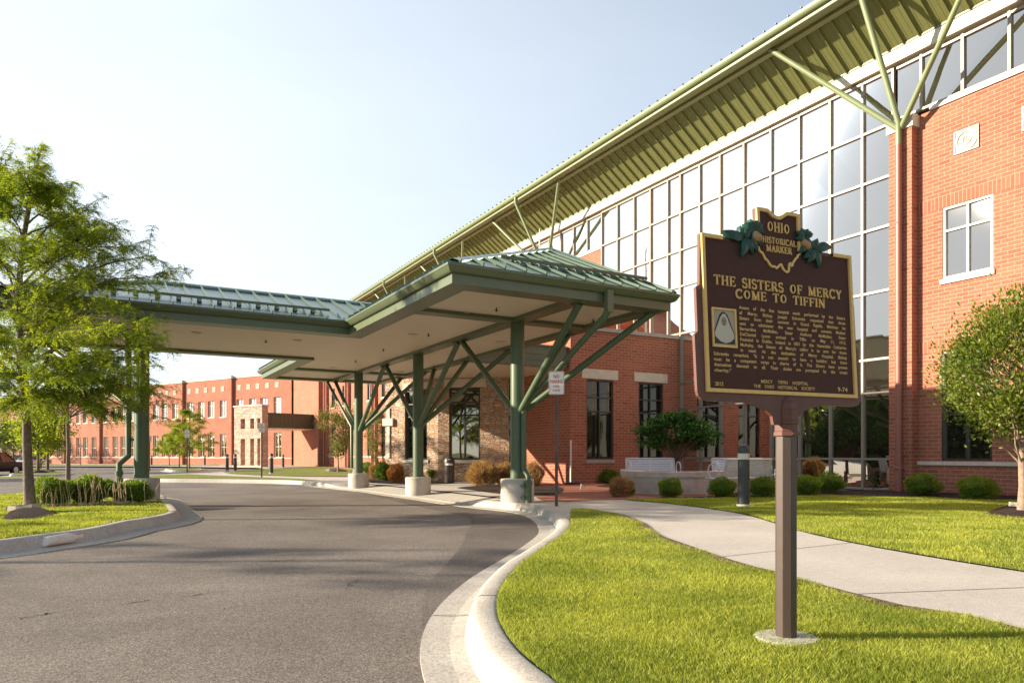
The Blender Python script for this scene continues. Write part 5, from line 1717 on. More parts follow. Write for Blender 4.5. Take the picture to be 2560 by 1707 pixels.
mb = MB(); mb.lathe([(0.168,-0.1),(0.168,0.022),(0.16,0.030),(0.0,0.034)], (px_,py_,0), 36, cap=False)
smooth_angle(mb.build('footing', M['concrete'], mk), 35)

# ================================================================== NO PARKING SIGNS
def make_sign(name, label):
    t = thing(name, label, 'sign', (0,0,0), 0, 'no parking fire lane signs')
    m = MB(); m.box(-0.03,0.012,-0.1,-0.024,0.045,2.62); m.box(0.024,0.012,-0.1,0.03,0.045,2.62); m.box(-0.03,0.006,-0.1,0.03,0.0115,2.62)
    m.build('post', M['sign_post'], t, org=(0,0,0))
    def rrect(w, h, r, n=5):
        o = []
        for cx, cz, a0 in ((w-r,h-r,0),(-w+r,h-r,90),(-w+r,-h+r,180),(w-r,-h+r,270)):
            o += [(cx+r*math.cos(math.radians(a0+90*i/n)), cz+r*math.sin(math.radians(a0+90*i/n))) for i in range(n+1)]
        return o
    zc = 2.415
    m = MB(); m.prism(rrect(0.1525,0.2285,0.032), lambda x,z:(x,0.0,zc+z), lambda x,z:(x,0.0055,zc+z))
    pn_ = m.build('panel', M['sign_white'], t, org=(0,0,0))
    m = MB()
    A, B = rrect(0.143,0.219,0.026), rrect(0.1375,0.2135,0.022)
    for i in range(len(A)):
        j = (i+1)%len(A); m.face([(A[i][0],-0.0012,zc+A[i][1]),(A[j][0],-0.0012,zc+A[j][1]),(B[j][0],-0.0012,zc+B[j][1]),(B[i][0],-0.0012,zc+B[i][1])])
    for tx, w, zb_, cap, bd in (('NO',0.058,0.092,0.070,0.022),('PARKING',0.122,-0.005,0.068,0.022),('FIRE',0.060,-0.089,0.045,0.012),('LANE',0.072,-0.166,0.045,0.012)):
        put_text(m, tx, -w, w, zc+zb_, cap, -0.0012, bd)
    m.build('lettering', M['sign_red'], pn_, org=(0,0,0))
    m = MB()
    for z in (0.19,-0.19): m.lathe([(0.007,0),(0.007,0.004)], (0,0,0), 8) if False else m.tube([(0,0,zc+z),(0,-0.005,zc+z)],0.008,8)
    m.build('bolts', M['silver'], pn_, org=(0,0,0))
    return t
s0 = make_sign('no_parking_sign', 'white and red NO PARKING FIRE LANE sign at the near kerb tip')
p = gp(1391, 1265); s0.location = (p.x, p.y, p.z); s0.rotation_euler = (0,0,-0.62)
for px, py, rz, lb in ((654,1192,-0.45,'white NO PARKING FIRE LANE sign in the grass strip in front of the stone gateway'),
                       (467.6,1182.4,-0.45,'white NO PARKING FIRE LANE sign in front of the small locust trees'),
                       (374,1174,-0.45,'white fire lane sign standing just right behind the left canopy column'),
                       (201,1163,-0.45,'farthest white fire lane sign, on the lawn before the brick wing')):
    c = copy_tree(s0); p = gp(px, py); c.location = p; c.rotation_euler = (0,0,rz); c['label'] = lb

# ================================================================== BOLLARD LIGHTS
def make_bollard(name, label):
    t = thing(name, label, 'bollard light', (0,0,0), 0, 'bollard lights')
    m = MB(); m.lathe([(0.137,-0.06),(0.137,0.055),(0.13,0.065),(0.0,0.067)],(0,0,0),28,cap=False); smooth_angle(m.build('footing', M['concrete'], t, org=(0,0,0)),35)
    m = MB(); m.lathe([(0.108,0.06),(0.108,0.915),(0.10,0.918),(0.0,0.92)],(0,0,0),28,cap=False); smooth_angle(m.build('shaft', M['bollard'], t, org=(0,0,0)),35)
    m = MB(); m.lathe([(0.102,0.921),(0.102,1.035)],(0,0,0),28); l = m.build('lens', M['lens'], t, org=(0,0,0)); smooth_angle(l,35)
    m = MB()
    for k in range(4):
        a = math.pi/4+k*math.pi/2; m.tube([(0.104*math.cos(a),0.104*math.sin(a),0.921),(0.104*math.cos(a),0.104*math.sin(a),1.035)],0.006,6)
    m.lathe([(0.05,0.921),(0.028,0.985),(0.05,1.034)],(0,0.0,0),12)
    m.build('lens_cage', M['silver'], l, org=(0,0,0))
    m = MB(); m.lathe([(0.109,1.036),(0.109,1.10),(0.103,1.14),(0.086,1.175),(0.055,1.197),(0.022,1.206),(0.0,1.207)],(0,0,0),28,cap=False); smooth_angle(m.build('dome_cap', M['bollard'], t, org=(0,0,0)),35)
    return t
bl = make_bollard('bollard_light', 'dark grey bollard light with domed cap on the lawn behind the marker post')
p = gp(1859, 1268); bl.location = p
for px, py, lb in ((678.6,1183.5,'dark bollard light just right of the stone gateway, tallest of the distant ones'),
                   (707.7,1168.5,'small dark bollard light below the dark green side canopy'),
                   (588,1178,'dark bollard light at the left foot of the stone gateway, right one of a pair'),
                   (568,1176.5,'dark bollard light left of the stone gateway, left one of a pair'),
                   (512,1162.5,'small far bollard light before the brick wing, right of the locust trees'),
                   (379,1162.5,'tiny far bollard light just right of the left canopy column'),
                   (819.6,1162.6,'small far bollard light left of the vase shaped tree')):
    c = copy_tree(bl); c.location = gp(px, py); c['label'] = lb

# ================================================================== SEAT WALL, BENCHES, SMALL THINGS
arcp = catmull([gp(*q)[:2] for q in ((1551,1222),(1556,1230),(1585,1234.5),(1640,1237),(1700,1237),(1770,1235.5),(1840,1232),(1900,1226))], 0.25)
inn = offs(arcp, 1, 0.42)
sw = thing('seat_wall', 'low curved concrete seat wall with a thick cap round the courtyard planter', 'wall', (arcp[6][0], arcp[6][1], 0))
def curved(name, mat, oa, ob, z0, z1, parent):
    m = MB(); A, B = offs(arcp, 1, oa), offs(arcp, 1, ob)
    for i in range(len(A)-1):
        a, b, c, d = A[i], A[i+1], B[i+1], B[i]
        m.face([(a[0],a[1],z0),(b[0],b[1],z0),(b[0],b[1],z1),(a[0],a[1],z1)])
        m.face([(d[0],d[1],z1),(c[0],c[1],z1),(c[0],c[1],z0),(d[0],d[1],z0)])
        m.face([(a[0],a[1],z1),(b[0],b[1],z1),(c[0],c[1],z1),(d[0],d[1],z1)])
        m.face([(a[0],a[1],z0),(d[0],d[1],z0),(c[0],c[1],z0),(b[0],b[1],z0)])
    for i in (0, len(A)-1):
        m.face([(A[i][0],A[i][1],z0),(A[i][0],A[i][1],z1),(B[i][0],B[i][1],z1),(B[i][0],B[i][1],z0)])
    return bevel(m.build(name, M[mat], parent), 0.008)
curved('wall_body', 'wall_concrete', 0.04, 0.38, -0.1, 0.43, sw)
curved('wall_cap', 'wall_concrete', 0.0, 0.42, 0.433, 0.575, sw)

def make_bench(name, label, L=1.38):
    t = thing(name, label, 'bench', (0,0,0), 0, 'silver slatted benches')
    m = MB()
    bx_ = lambda z: 0.20 + (z-0.45)*0.24      # back plane leans away (+y)
    for k in range(6):
        z = 0.50+k*0.067; y = bx_(z)
        m.obox((0,y,z),(L/2,0,0),(0,0.006,0.0012),(0,0.007,0.027))
    m.build('backrest', M['silver'], t, org=(0,0,0))
    m = MB(); m.tube([(-L/2,bx_(0.9),0.895),(L/2,bx_(0.9),0.895)],0.024,10)
    for x in (-L/2+0.05,0,L/2-0.05): m.bar((x,bx_(0.48)+0.012,0.48),(x,bx_(0.88)+0.012,0.88),0.05,0.012,(0,1,0))
    smooth_angle(m.build('top_rail', M['silver'], t, org=(0,0,0)))
    m = MB()
    for k in range(7):
        y = -0.27+k*0.068; m.box(-L/2,y-0.027,0.425+abs(k-3.5)*0.004,L/2,y+0.027,0.443+abs(k-3.5)*0.004)
    m.build('seat', M['silver'], t, org=(0,0,0))
    for x in (-L/2-0.02, L/2+0.02):
        m = MB()
        A = [(x,-0.38+0.0,0.0)] + [(x,-0.40+0.10*math.sin(math.pi*i/8)+0.12*i/8, 0.42*i/8) for i in range(1,9)]
        m.tube([(x,-0.36,0.0),(x,-0.375,0.12),(x,-0.35,0.25),(x,-0.29,0.36),(x,-0.20,0.425)],0.018,8)
        m.tube([(x,0.36,0.0),(x,0.33,0.15),(x,0.25,0.30),(x,0.17,0.42)],0.018,8)
        m.tube([(x,-0.36,0.44),(x,-0.2,0.43),(x,0.0,0.42),(x,0.2,0.44),(x,bx_(0.9),0.9)],0.018,8)
        m.tube([(x,-0.12+0.20*math.cos(u),0.62+0.185*math.sin(u)) for u in np.linspace(math.radians(-110),math.radians(150+85),18)],0.017,8)
        m.tube([(x,-0.385+0.03*math.cos(u),0.455+0.03*math.sin(u)) for u in np.linspace(0,2*math.pi,9)],0.012,6)
        smooth_angle(m.build('side_frame', M['silver'], t, org=(0,0,0)))
    return t
b1 = make_bench('park_bench', 'silver slatted bench behind the left part of the concrete seat wall, facing out')
p = at(20.4, 1632, 1225); b1.location = (p.x, p.y, 0); b1.rotation_euler = (0,0,-0.42)
b2 = copy_tree(b1); p = at(17.3, 1850, 1240); b2.location = (p.x, p.y, 0); b2.rotation_euler = (0,0,math.radians(176))
b2['label'] = 'silver slatted bench seen from behind, between the near bollard light and the seat wall'
b3 = copy_tree(b1); p = at(19.4, 1853, 1228); b3.location = (p.x, p.y, 0.0); b3.rotation_euler = (0,0,-0.5)
b3['label'] = 'silver bench mostly hidden behind the bench nearest the bollard light, facing out'

p = at(26.6, 1123.5, 1203)
tc_ = thing('litter_bin', 'brown round litter bin with a domed lid before the stone entrance wall', 'bin', (p.x, p.y, Z0(p.x,p.y)))
m = MB(); m.lathe([(0.17,0),(0.185,0.03),(0.185,0.62),(0.195,0.63)],(0,0,0),24); smooth_angle(m.build('bin_body', M['bronze'], tc_, org=(0,0,0)),35)
m = MB(); m.lathe([(0.20,0.631),(0.20,0.80),(0.185,0.88),(0.14,0.95),(0.07,0.985),(0.0,0.99)],(0,0,0),24,cap=False); ld = m.build('dome_lid', M['bronze'], tc_, org=(0,0,0)); smooth_angle(ld,40)
m = MB()
for i in range(6):
    a0, a1 = math.radians(205+i*13), math.radians(205+(i+1)*13)
    m.face([(0.206*math.cos(a0),0.206*math.sin(a0),0.66),(0.206*math.cos(a1),0.206*math.sin(a1),0.66),(0.185*math.cos(a1),0.185*math.sin(a1),0.86+0.03*math.sin(math.pi*(i+1)/6)),(0.185*math.cos(a0),0.185*math.sin(a0),0.86+0.03*math.sin(math.pi*i/6))])
m.build('flap', M['white'], ld, org=(0,0,0))

p = at(25.1, 1417, 1208)
sp_ = thing('stanchion_post', 'slim white post on a flat black base at the brick vestibule corner', 'post', (p.x, p.y-0.25, Z0(p.x,p.y)))
m = MB(); m.tube([(0,0,0.06),(0,0,1.55)],0.032,12); m.tube([(0,0,0.85),(0,0,0.88)],0.036,12); smooth_angle(m.build('pole', M['white'], sp_, org=(0,0,0)))
m = MB(); m.lathe([(0.28,0.0),(0.28,0.05),(0.24,0.07),(0.05,0.09)],(0.05,0,0),24); smooth_angle(m.build('base', M['black'], sp_, org=(0,0,0)),35)

p = gp(1455,1224)
m = MB(); m.v += [(-0.06,0,0.0),(0.13,0.02,0.06),(-0.03,0.0,0.17),(-0.055,0.012,0.001),(0.128,0.032,0.062),(-0.028,0.014,0.168)]
m.f += [(0,1,2),(5,4,3),(0,2,5,3),(2,1,4,5),(1,0,3,4)]
m.v = [(a+p.x,b+p.y,c+p.z+0.01) for a,b,c in m.v]
tag(m.build('paper_scrap', M['white'], None, org=p), 'white folded scrap of paper standing on the brick paving', 'litter')

def slab(px, py, label, rz, sx=0.28, sy=0.16, h=0.07, lift=0.06, tilt=0.08):
    p = gp(px, py); m = MB(); rng = random.Random(px)
    base = [(-sx,-sy*0.9),(-sx*0.2,-sy*1.05),(sx,-sy*0.85),(sx*1.08,sy*0.5),(sx*0.6,sy),(-sx*0.7,sy*0.9)]
    c_, s_ = math.cos(rz), math.sin(rz)
    m.prism(base, lambda x,y:(p.x+x*c_-y*s_, p.y+x*s_+y*c_, p.z+lift+x*tilt), lambda x,y:(p.x+(x*c_-y*s_)*0.97, p.y+(x*s_+y*c_)*0.97, p.z+lift+h+x*tilt))
    tag(bevel(m.build('stone_slab', M['slab'], None, org=p), 0.012, 2), label, 'stone', 'flat stones set on tree mounds')
slab(61, 1282, 'flat pale stone slab leaning on the mulch under the near left tree', -YAW-0.1, 0.24, 0.14, 0.075, 0.07)
slab(2556, 1281, 'flat pale stone on the mulch mound at the right edge tree', -YAW+0.3, 0.22, 0.15, 0.06, 0.11, -0.05)
slab(829, 1178, 'small pale stone beside the vase shaped tree', -YAW, 0.4, 0.3, 0.2, 0.0, 0.0)

# sandbag lying in the gutter pan
pa_, pb2 = gp(108,1366,RD+0.02), gp(236,1341,RD+0.02)
ax_ = (pb2-pa_); SL_ = ax_.length
m = MB(); nu, nv = 26, 18; rng = random.Random(3)
for i in range(nu+1):
    f = i/nu
    w = 0.115*min(1,(f/0.08)**0.5 if f < 0.08 else 1)*(1 if f < 0.74 else (1-0.62*min(1,(f-0.74)/0.12)) if f < 0.86 else 0.38+0.25*(f-0.86)/0.14)
    hgt = w*0.58
    wob = 0.02*math.sin(f*13)+0.012*math.sin(f*29)
    for j in range(nv):
        a = 2*math.pi*j/nv
        k = 1+0.05*math.sin(a*3+f*9)+0.04*math.sin(a*5-f*17)
        m.v.append((f*SL_, w*math.cos(a)*k+wob, max(0.0, hgt*0.8+hgt*math.sin(a)*k)))
for i in range(nu):
    for j in range(nv):
        k = (j+1)%nv; m.f.append((i*nv+j, i*nv+k, (i+1)*nv+k, (i+1)*nv+j))
m.f += [tuple(range(nv-1,-1,-1)), tuple(range(nu*nv, nu*nv+nv))]
sb = thing('sandbag', 'dirty white tied sandbag lying in the gutter beside the left island kerb', 'sandbag', pa_, math.atan2(ax_.y, ax_.x))
o = m.build('sack', M['sand'], sb, org=(0,0,0), smooth=True)
m = MB(); f=0.87; m.lathe([(0.058,-0.01),(0.062,0.0),(0.058,0.01)],(0,0,0),12); m.v=[(f*SL_+z, x*1.0, 0.05+y*0.9) for x,y,z in m.v]
m.tube([(f*SL_,-0.05,0.09),(f*SL_+0.06,-0.09,0.06),(f*SL_+0.11,-0.10,0.02)],0.004,5)
m.build('tie', M['straw'], sb, org=(0,0,0))

# slim mast
q = at(31.0, 1349, 1134); zt = at(31.0, 1349, 572).z
ms = thing('mast', 'slim white mast behind the canopy roof, against the green eave', 'mast', (q.x, q.y, Z0(q.x,q.y)))
m = MB(); m.tube([(q.x,q.y,-0.1),(q.x,q.y,zt-1.6),(q.x,q.y,zt)],[0.07,0.05,0.02],8); m.build('pole', M['white'], ms)

# hydrant
p = gp(60,1168.5)
hy = thing('fire_hydrant', 'pale yellow fire hydrant on the far left grass', 'hydrant', p)
m = MB(); m.lathe([(0.17,0),(0.17,0.05),(0.11,0.06),(0.11,0.42),(0.145,0.43),(0.145,0.47),(0.12,0.48),(0.105,0.56),(0.05,0.62),(0.03,0.66),(0.0,0.67)],(0,0,0),16,cap=False); smooth_angle(m.build('barrel', M['hydrant'], hy, org=(0,0,0)))
m = MB(); m.tube([(-0.2,0,0.33),(0.2,0,0.33)],0.06,10); m.tube([(0,-0.2,0.30),(0,0,0.30)],0.075,10); m.build('outlets', M['hydrant'], hy, org=(0,0,0))

# ================================================================== PLANTS
def nrm(a): return a/np.maximum(np.linalg.norm(a, axis=-1, keepdims=True), 1e-9)
def leaf_quads(c, d, s, L, W):
    """kite leaves: base c, direction d, side s (unit arrays), lengths, widths"""
    L = np.asarray(L)[:,None]; W = np.asarray(W)[:,None]
    V = np.empty((len(c), 4, 3))
    V[:,0] = c; V[:,1] = c+d*L*0.45+s*W/2; V[:,2] = c+d*L; V[:,3] = c+d*L*0.45-s*W/2
    return V.reshape(-1,3)
def rand_unit(rng, n):
    return nrm(rng.normal(size=(n,3)))

def curve_pts(p0, p1, sag, n=7, rng=None, wob=0.0):
    p0, p1 = np.array(p0, float), np.array(p1, float)
    t = np.linspace(0,1,n)[:,None]
    P = p0*(1-t)+p1*t
    P[:,2] += sag*np.sin(np.pi*t[:,0])
    if rng is not None and wob: P[1:-1] += rng.normal(size=(n-2,3))*wob
    return P

def frond_leaves(rng, base, dirs, L, pairs=7, ll=0.026, lw=0.011, droop=0.5):
    """pinnate leaves: a drooping stalk carrying paired leaflets"""
    n = len(base)
    side = nrm(np.cross(dirs, np.array([0,0,1.0])) + rng.normal(size=(n,3))*0.25)
    out = []
    for k in range(pairs):
        f = (k+0.6)/pairs
        c = base + dirs*(L*f)[:,None]; c[:,2] -= droop*(L*f*f)
        loc = dirs.copy(); loc[:,2] -= 2*droop*f; loc = nrm(loc)
        for sg in (-1,1):
            d = nrm(side*sg + loc*0.35 + rng.normal(size=(n,3))*0.15)
            up = nrm(np.cross(d, loc) + rng.normal(size=(n,3))*0.25)
            s = nrm(np.cross(up, d))
            out.append(leaf_quads(c, d, s, ll*rng.uniform(.8,1.2,n)*(1-0.3*abs(f-.5)), lw*rng.uniform(.8,1.2,n)))
    return np.concatenate(out)

def build_tree(name, label, base, limbs, trunk, leaf_fn, bark, leaf, cat='tree', group=None, tr=0.075, seg=9, crown_kind=None):
    t = thing(name, label, cat, base, 0, group)
    ORG[t.name] = Vector((0,0,0))
    m = MB()
    n = len(trunk); m.tube(trunk, [tr*(1.25 if i == 0 else 1)*(1-0.55*i/(n-1)) for i in range(n)], seg)
    for P, r0, r1 in limbs:
        k = len(P); m.tube([tuple(p) for p in P], [r0+(r1-r0)*i/(k-1) for i in range(k)], 6)
    smooth_angle(m.build('trunk', M[bark], t, org=(0,0,0)), 60)
    quads_mesh('crown', leaf_fn, M[leaf], t, (0,0,0))
    return t

def locust(name, label, base, height, spread, fork, seed, nl=26, sub=7, fr=16, tips=None, trunk=None, tr=0.075, ll=0.027, lw=0.012, pairs=7, fl=0.17, group=None, leaf='locust'):
    rng = np.random.default_rng(seed)
    trunk = trunk or [(0,0,0),(0.01,0,fork*0.5),(-0.03,0.02,fork),(-0.02,0.03,fork+(height-fork)*0.4),(0.03,0.0,fork+(height-fork)*0.75),(0.02,0.0,height*0.93)]
    T = np.array(trunk)
    def tp(z):
        return np.array([np.interp(z, T[:,2], T[:,0]), np.interp(z, T[:,2], T[:,1]), z])
    limbs, FB, FD, FLn = [], [], [], []
    ends = []
    if tips is not None: ends += [np.array(q)*np.array([.88,.88,1]) for q in tips]
    for i in range(nl):
        f = (i+0.5)/nl
        z = fork+0.1+(height-fork)*f
        rad = spread*(1-0.72*f**1.5)*rng.uniform(0.65,1.05)
        a = i*2.399+rng.uniform(-.4,.4)
        ends.append(np.array([rad*math.cos(a), rad*math.sin(a), z+rng.uniform(-.2,.25)]))
    for e in ends:
        hr = math.hypot(e[0], e[1])
        zs = np.clip(e[2]-hr*rng.uniform(0.35,0.75), fork*0.95, height*0.9)
        s0 = tp(zs)
        P = curve_pts(s0, e, 0.14*hr, 8, rng, 0.02)
        limbs.append((P, 0.012+0.010*hr, 0.005))
        along = nrm((e-s0)[None])[0]
        for j in range(sub+2):
            f = rng.uniform(0.35,1.0) if j < sub else 1.0
            q = np.array([np.interp(f*7, np.arange(8), P[:,k]) for k in range(3)])
            d = nrm((along*0.8+rng.normal(size=3)*np.array([.7,.7,.3]))[None])[0]
            L = rng.uniform(.35,.8)*min(1.0, .45+hr*.3)
            q2 = q+d*L; q2[2] += rng.uniform(-.18,.08)
            Q = curve_pts(q, q2, 0.06, 5, rng, 0.01)
            limbs.append((Q, 0.006, 0.003))
            u = rng.uniform(0.05,1.05,fr)
            B = np.stack([np.interp(u*4, np.arange(5), Q[:,k]) for k in range(3)],1)
            D = nrm(d*0.55+rng.normal(size=(fr,3))*np.array([.75,.75,.4])+np.array([0,0,-.12]))
            FB.append(B); FD.append(D); FLn.append(fl*rng.uniform(.7,1.25,fr))
    V = frond_leaves(rng, np.concatenate(FB), np.concatenate(FD), np.concatenate(FLn), pairs, ll, lw)
    return build_tree(name, label, base, limbs, trunk, V, 'bark', leaf, 'tree', group, tr)

# near left honey locust: some limb ends are set where the crown reaches out
pb3 = gp(76, 1272, 0.06)
def rel(px, py, dd=0.0):
    d0 = depth_of(pb3)
    q = at(d0+dd, px, py); return (q.x-pb3.x, q.y-pb3.y, q.z-pb3.z)
tips = [rel(95,405,.2), rel(60,430,-.8), rel(150,490,.5), rel(215,535,-.4), rel(150,560,1.0), rel(240,600,.8), rel(300,600,-.3), rel(345,625,.5), rel(410,640,.2),
        rel(425,690,-.3), rel(330,700,1.0), rel(380,830,.6), rel(300,770,-.9), rel(420,985,-.2), rel(390,900,.4), rel(330,940,-1.2), rel(260,900,1.2), rel(180,950,-1.5),
        rel(215,840,-1.8), rel(120,1000,-1.2), rel(60,900,-2.0), rel(20,1010,-.8), rel(-40,960,.5), rel(120,700,-1.5), rel(60,600,-1.2), rel(-60,760,0), rel(-120,880,-.5), rel(-40,600,.3),
        rel(395,1040,-.3), rel(280,1030,.3), rel(20,470,0.3), rel(-30,520,-.4), rel(260,1010,-.6), rel(100,820,1.6), rel(180,760,1.8)]
tr_ = [(0,0,-0.1), rel(70,1180), rel(67,1100), rel(66,1030), rel(60,960), rel(52,860), rel(44,740), rel(58,600), rel(80,470)]
tr_[0] = (0,0,-0.1)
tr_ = [(x if i else 0, y if i else 0, z) for i,(x,y,z) in enumerate(tr_)]
locust('honey_locust', 'tall feathery honey locust with slender grey trunk in the left island, nearest of the trees', pb3, 5.9, 2.3, 1.95, 11, nl=26, sub=12, fr=30, ll=0.034, lw=0.015, tips=tips, trunk=tr_, tr=0.085)
p = gp(170, 1206); locust('honey_locust', 'slim locust tree behind the island boxwoods, its bare trunk left of the canopy column', p, 6.0, 2.3, 2.6, 12, nl=30, sub=10, fr=22, tr=0.075, ll=0.042, lw=0.02, pairs=6)
for i, (px, py, h, sp, fk, lb) in enumerate(((473,1171,5.0,2.0,1.6,'right and fuller of the small locust trees before the distant brick wing'),
                                     (423,1163.5,3.4,1.6,1.1,'leftmost low small locust before the distant brick wing, beside the canopy column'),
                                     (448,1166.5,3.9,1.5,1.5,'middle small locust between two others before the distant brick wing'))):
    locust('small_locust', lb, gp(px,py), h, sp, fk, 20+i, nl=24, sub=8, fr=14, tr=0.06, ll=0.075, lw=0.035, pairs=5, fl=0.26, group='small locust trees before the brick wing')

def blob_tree(name, label, base, zc, rx, rz, fork, seed, n=6000, ll=0.07, lw=0.04, leaf='tree_leaf', bark='bark', tr=0.08, clumps=40, shape=None, updir=0.2, sig=0.17, group=None, squash=0.85):
    """crown of leaf clumps on real limbs"""
    rng = np.random.default_rng(seed)
    C, limbs = [], []
    zt = zc+rz*0.6
    trunk = [(0,0,-0.1),(0.01,0.0,fork*0.5),(0.0,0.01,fork)] + [(rng.normal()*0.03,rng.normal()*0.03,fork+(zt-fork)*f) for f in (0.35,0.7,1.0)]
    for i in range(clumps):
        u = rand_unit(rng,1)[0]; r = rng.uniform(0.35,1.0)**0.5
        c = np.array([u[0]*rx*r, u[1]*rx*r, zc+u[2]*rz*r])
        if shape: 
            f = np.clip((c[2]-(zc-rz))/(2*rz),0,1); k = shape(f); c[0] *= k; c[1] *= k
        C.append(c)
        hr = math.hypot(c[0],c[1])
        zs = np.clip(c[2]-hr*rng.uniform(.6,1.3), fork*0.98, zt)
        s0 = np.array([0,0,zs]); s0[:2] = [np.interp(zs,[q[2] for q in trunk],[q[k] for q in trunk]) for k in (0,1)]
        limbs.append((curve_pts(s0, c, 0.05*hr, 6, rng, 0.02), 0.010+0.012*hr, 0.004))
    C = np.array(C)
    idx = rng.integers(0, clumps, n)
    sc = rng.uniform(0.7,1.4,clumps)
    P = C[idx] + rng.normal(size=(n,3))*sig*sc[idx][:,None]*np.array([1.15,1.15,squash])
    out = nrm(P-np.array([0,0,zc-rz*0.3])+rng.normal(size=(n,3))*0.5)
    D = nrm(out+rng.normal(size=(n,3))*0.6+np.array([0,0,updir]))
    S = nrm(np.cross(D, rand_unit(rng,n)))
    V = leaf_quads(P, D, S, ll*rng.uniform(.7,1.3,n), lw*rng.uniform(.7,1.3,n))
    return build_tree(name, label, base, limbs, trunk, V, bark, leaf, 'tree', group, tr)

# right edge tree: upright crown of glossy leaves on a short twin trunk
p = gp(2557, 1272, 0.1)
blob_tree('pear_tree', 'small upright leafy tree on a mulch mound before the brick wall at right', p, 2.40, 0.80, 1.20, 0.75, 31, n=17000, ll=0.075, lw=0.036, leaf='pear_leaf', bark='pale_bark', tr=0.075, clumps=120,
          shape=lambda f: 0.40+0.95*math.sin(math.pi*min(1,f**0.75*0.85+0.06)), updir=0.7, sig=0.15)
p = gp(845, 1176, 0.1)
blob_tree('vase_tree', 'vase shaped young tree on a small mulch circle left of the canopy columns', p, 2.6, 1.35, 1.75, 0.75, 32, n=6500, ll=0.12, lw=0.055, leaf='vase_leaf', bark='pale_bark', tr=0.06, clumps=60, shape=lambda f: 0.15+1.0*f**0.8*(1.0 if f < .75 else max(.3,1-(f-.75)*2.4)), updir=0.9, sig=0.16)
p = gp(938, 1172, 0.0)
blob_tree('vase_tree', 'second vase shaped tree, close to the left end of the stone entrance wall', p, 2.7, 1.0, 2.1, 0.7, 33, n=5000, ll=0.11, lw=0.05, leaf='vase_leaf', bark='pale_bark', tr=0.06, clumps=45, shape=lambda f: 0.25+0.9*f**0.7, updir=0.9, sig=0.16)
# courtyard maple
p = at(21.9, 1690, 1210)
blob_tree('courtyard_maple', 'low spreading dark green maple in the courtyard planter before the vestibule windows', (p.x,p.y,0), 1.72, 1.28, 0.58, 0.7, 34, n=8000, ll=0.10, lw=0.055, leaf='maple_leaf', bark='bark', tr=0.06, clumps=62, shape=lambda f: 1.12-0.5*f, updir=-0.3, sig=0.13, squash=0.4)
# background trees at far left
for i, (px, py, h, rx, lb) in enumerate(((119,1177,5.0,1.7,'round dark tree with bare lower trunk on the far left grass island'),
     (95,1178.5,5.2,1.4,'pale thin tree just left of the round dark tree on the far left island'),
     (33,1166,5.6,2.0,'dark round tree beyond the black car at the left edge'),
     (101,1170.5,4.6,1.5,'smaller tree behind the far left island, between two trunks'),
     (6,1160,6.5,2.6,'broad tree at the far left edge beyond the parked cars'),
     (58,1158.5,6.0,2.6,'bushy tree behind the white parked car'))):
    blob_tree('background_tree', lb, gp(px,py), h*0.62, rx, h*0.36, h*0.28, 40+i, n=4200, ll=0.17, lw=0.10, leaf='tree_leaf' if i % 2 == 0 else 'locust', tr=0.09, clumps=42, sig=0.30, group='trees beyond the left car park')
# trees standing left of the view, whose shade falls across the drive and lawn
for i, (x, y, h, sp) in enumerate(((-17.0,17.5,7.2,3.0),(-23.0,24.0,7.6,3.0))):
    locust('side_locust', ('tall locust tree on the far side of the left lane','large locust far to the left of the drive')[i], (x,y,-0.1), h, sp, 2.0, 60+i, nl=18, sub=5, fr=9, ll=0.08, lw=0.04, pairs=5, fl=0.24, tr=0.1)
# far wood line on the horizon
rng = np.random.default_rng(9)
n = 90000
ang = rng.uniform(0,1,n); 
X = np.where(ang < .3, rng.uniform(-130,-95,n), np.where(ang < .6, rng.uniform(-95,8,n), rng.uniform(-66,-50,n)))
Y = np.where(ang < .3, rng.uniform(-40,190,n), np.where(ang < .6, rng.uniform(165,200,n), rng.uniform(12,84,n)))
hh = np.where(ang<.6,5.5,8.5)+2.5*np.sin(X*.21+Y*.13)+1.8*np.sin(X*.5-Y*.37)+1.0*np.sin(Y*.9)
Zt = rng.uniform(0,1,n)**0.7*hh-0.6
P = np.stack([X,Y,Zt],1); D = rand_unit(rng,n); S = nrm(np.cross(D, rand_unit(rng,n)))
tag(quads_mesh('wood_line', leaf_quads(P,D,S,rng.uniform(.7,1.4,n),rng.uniform(.5,.9,n)), M['tree_leaf']), 'far dark line of trees along the horizon', 'trees', kind='stuff')

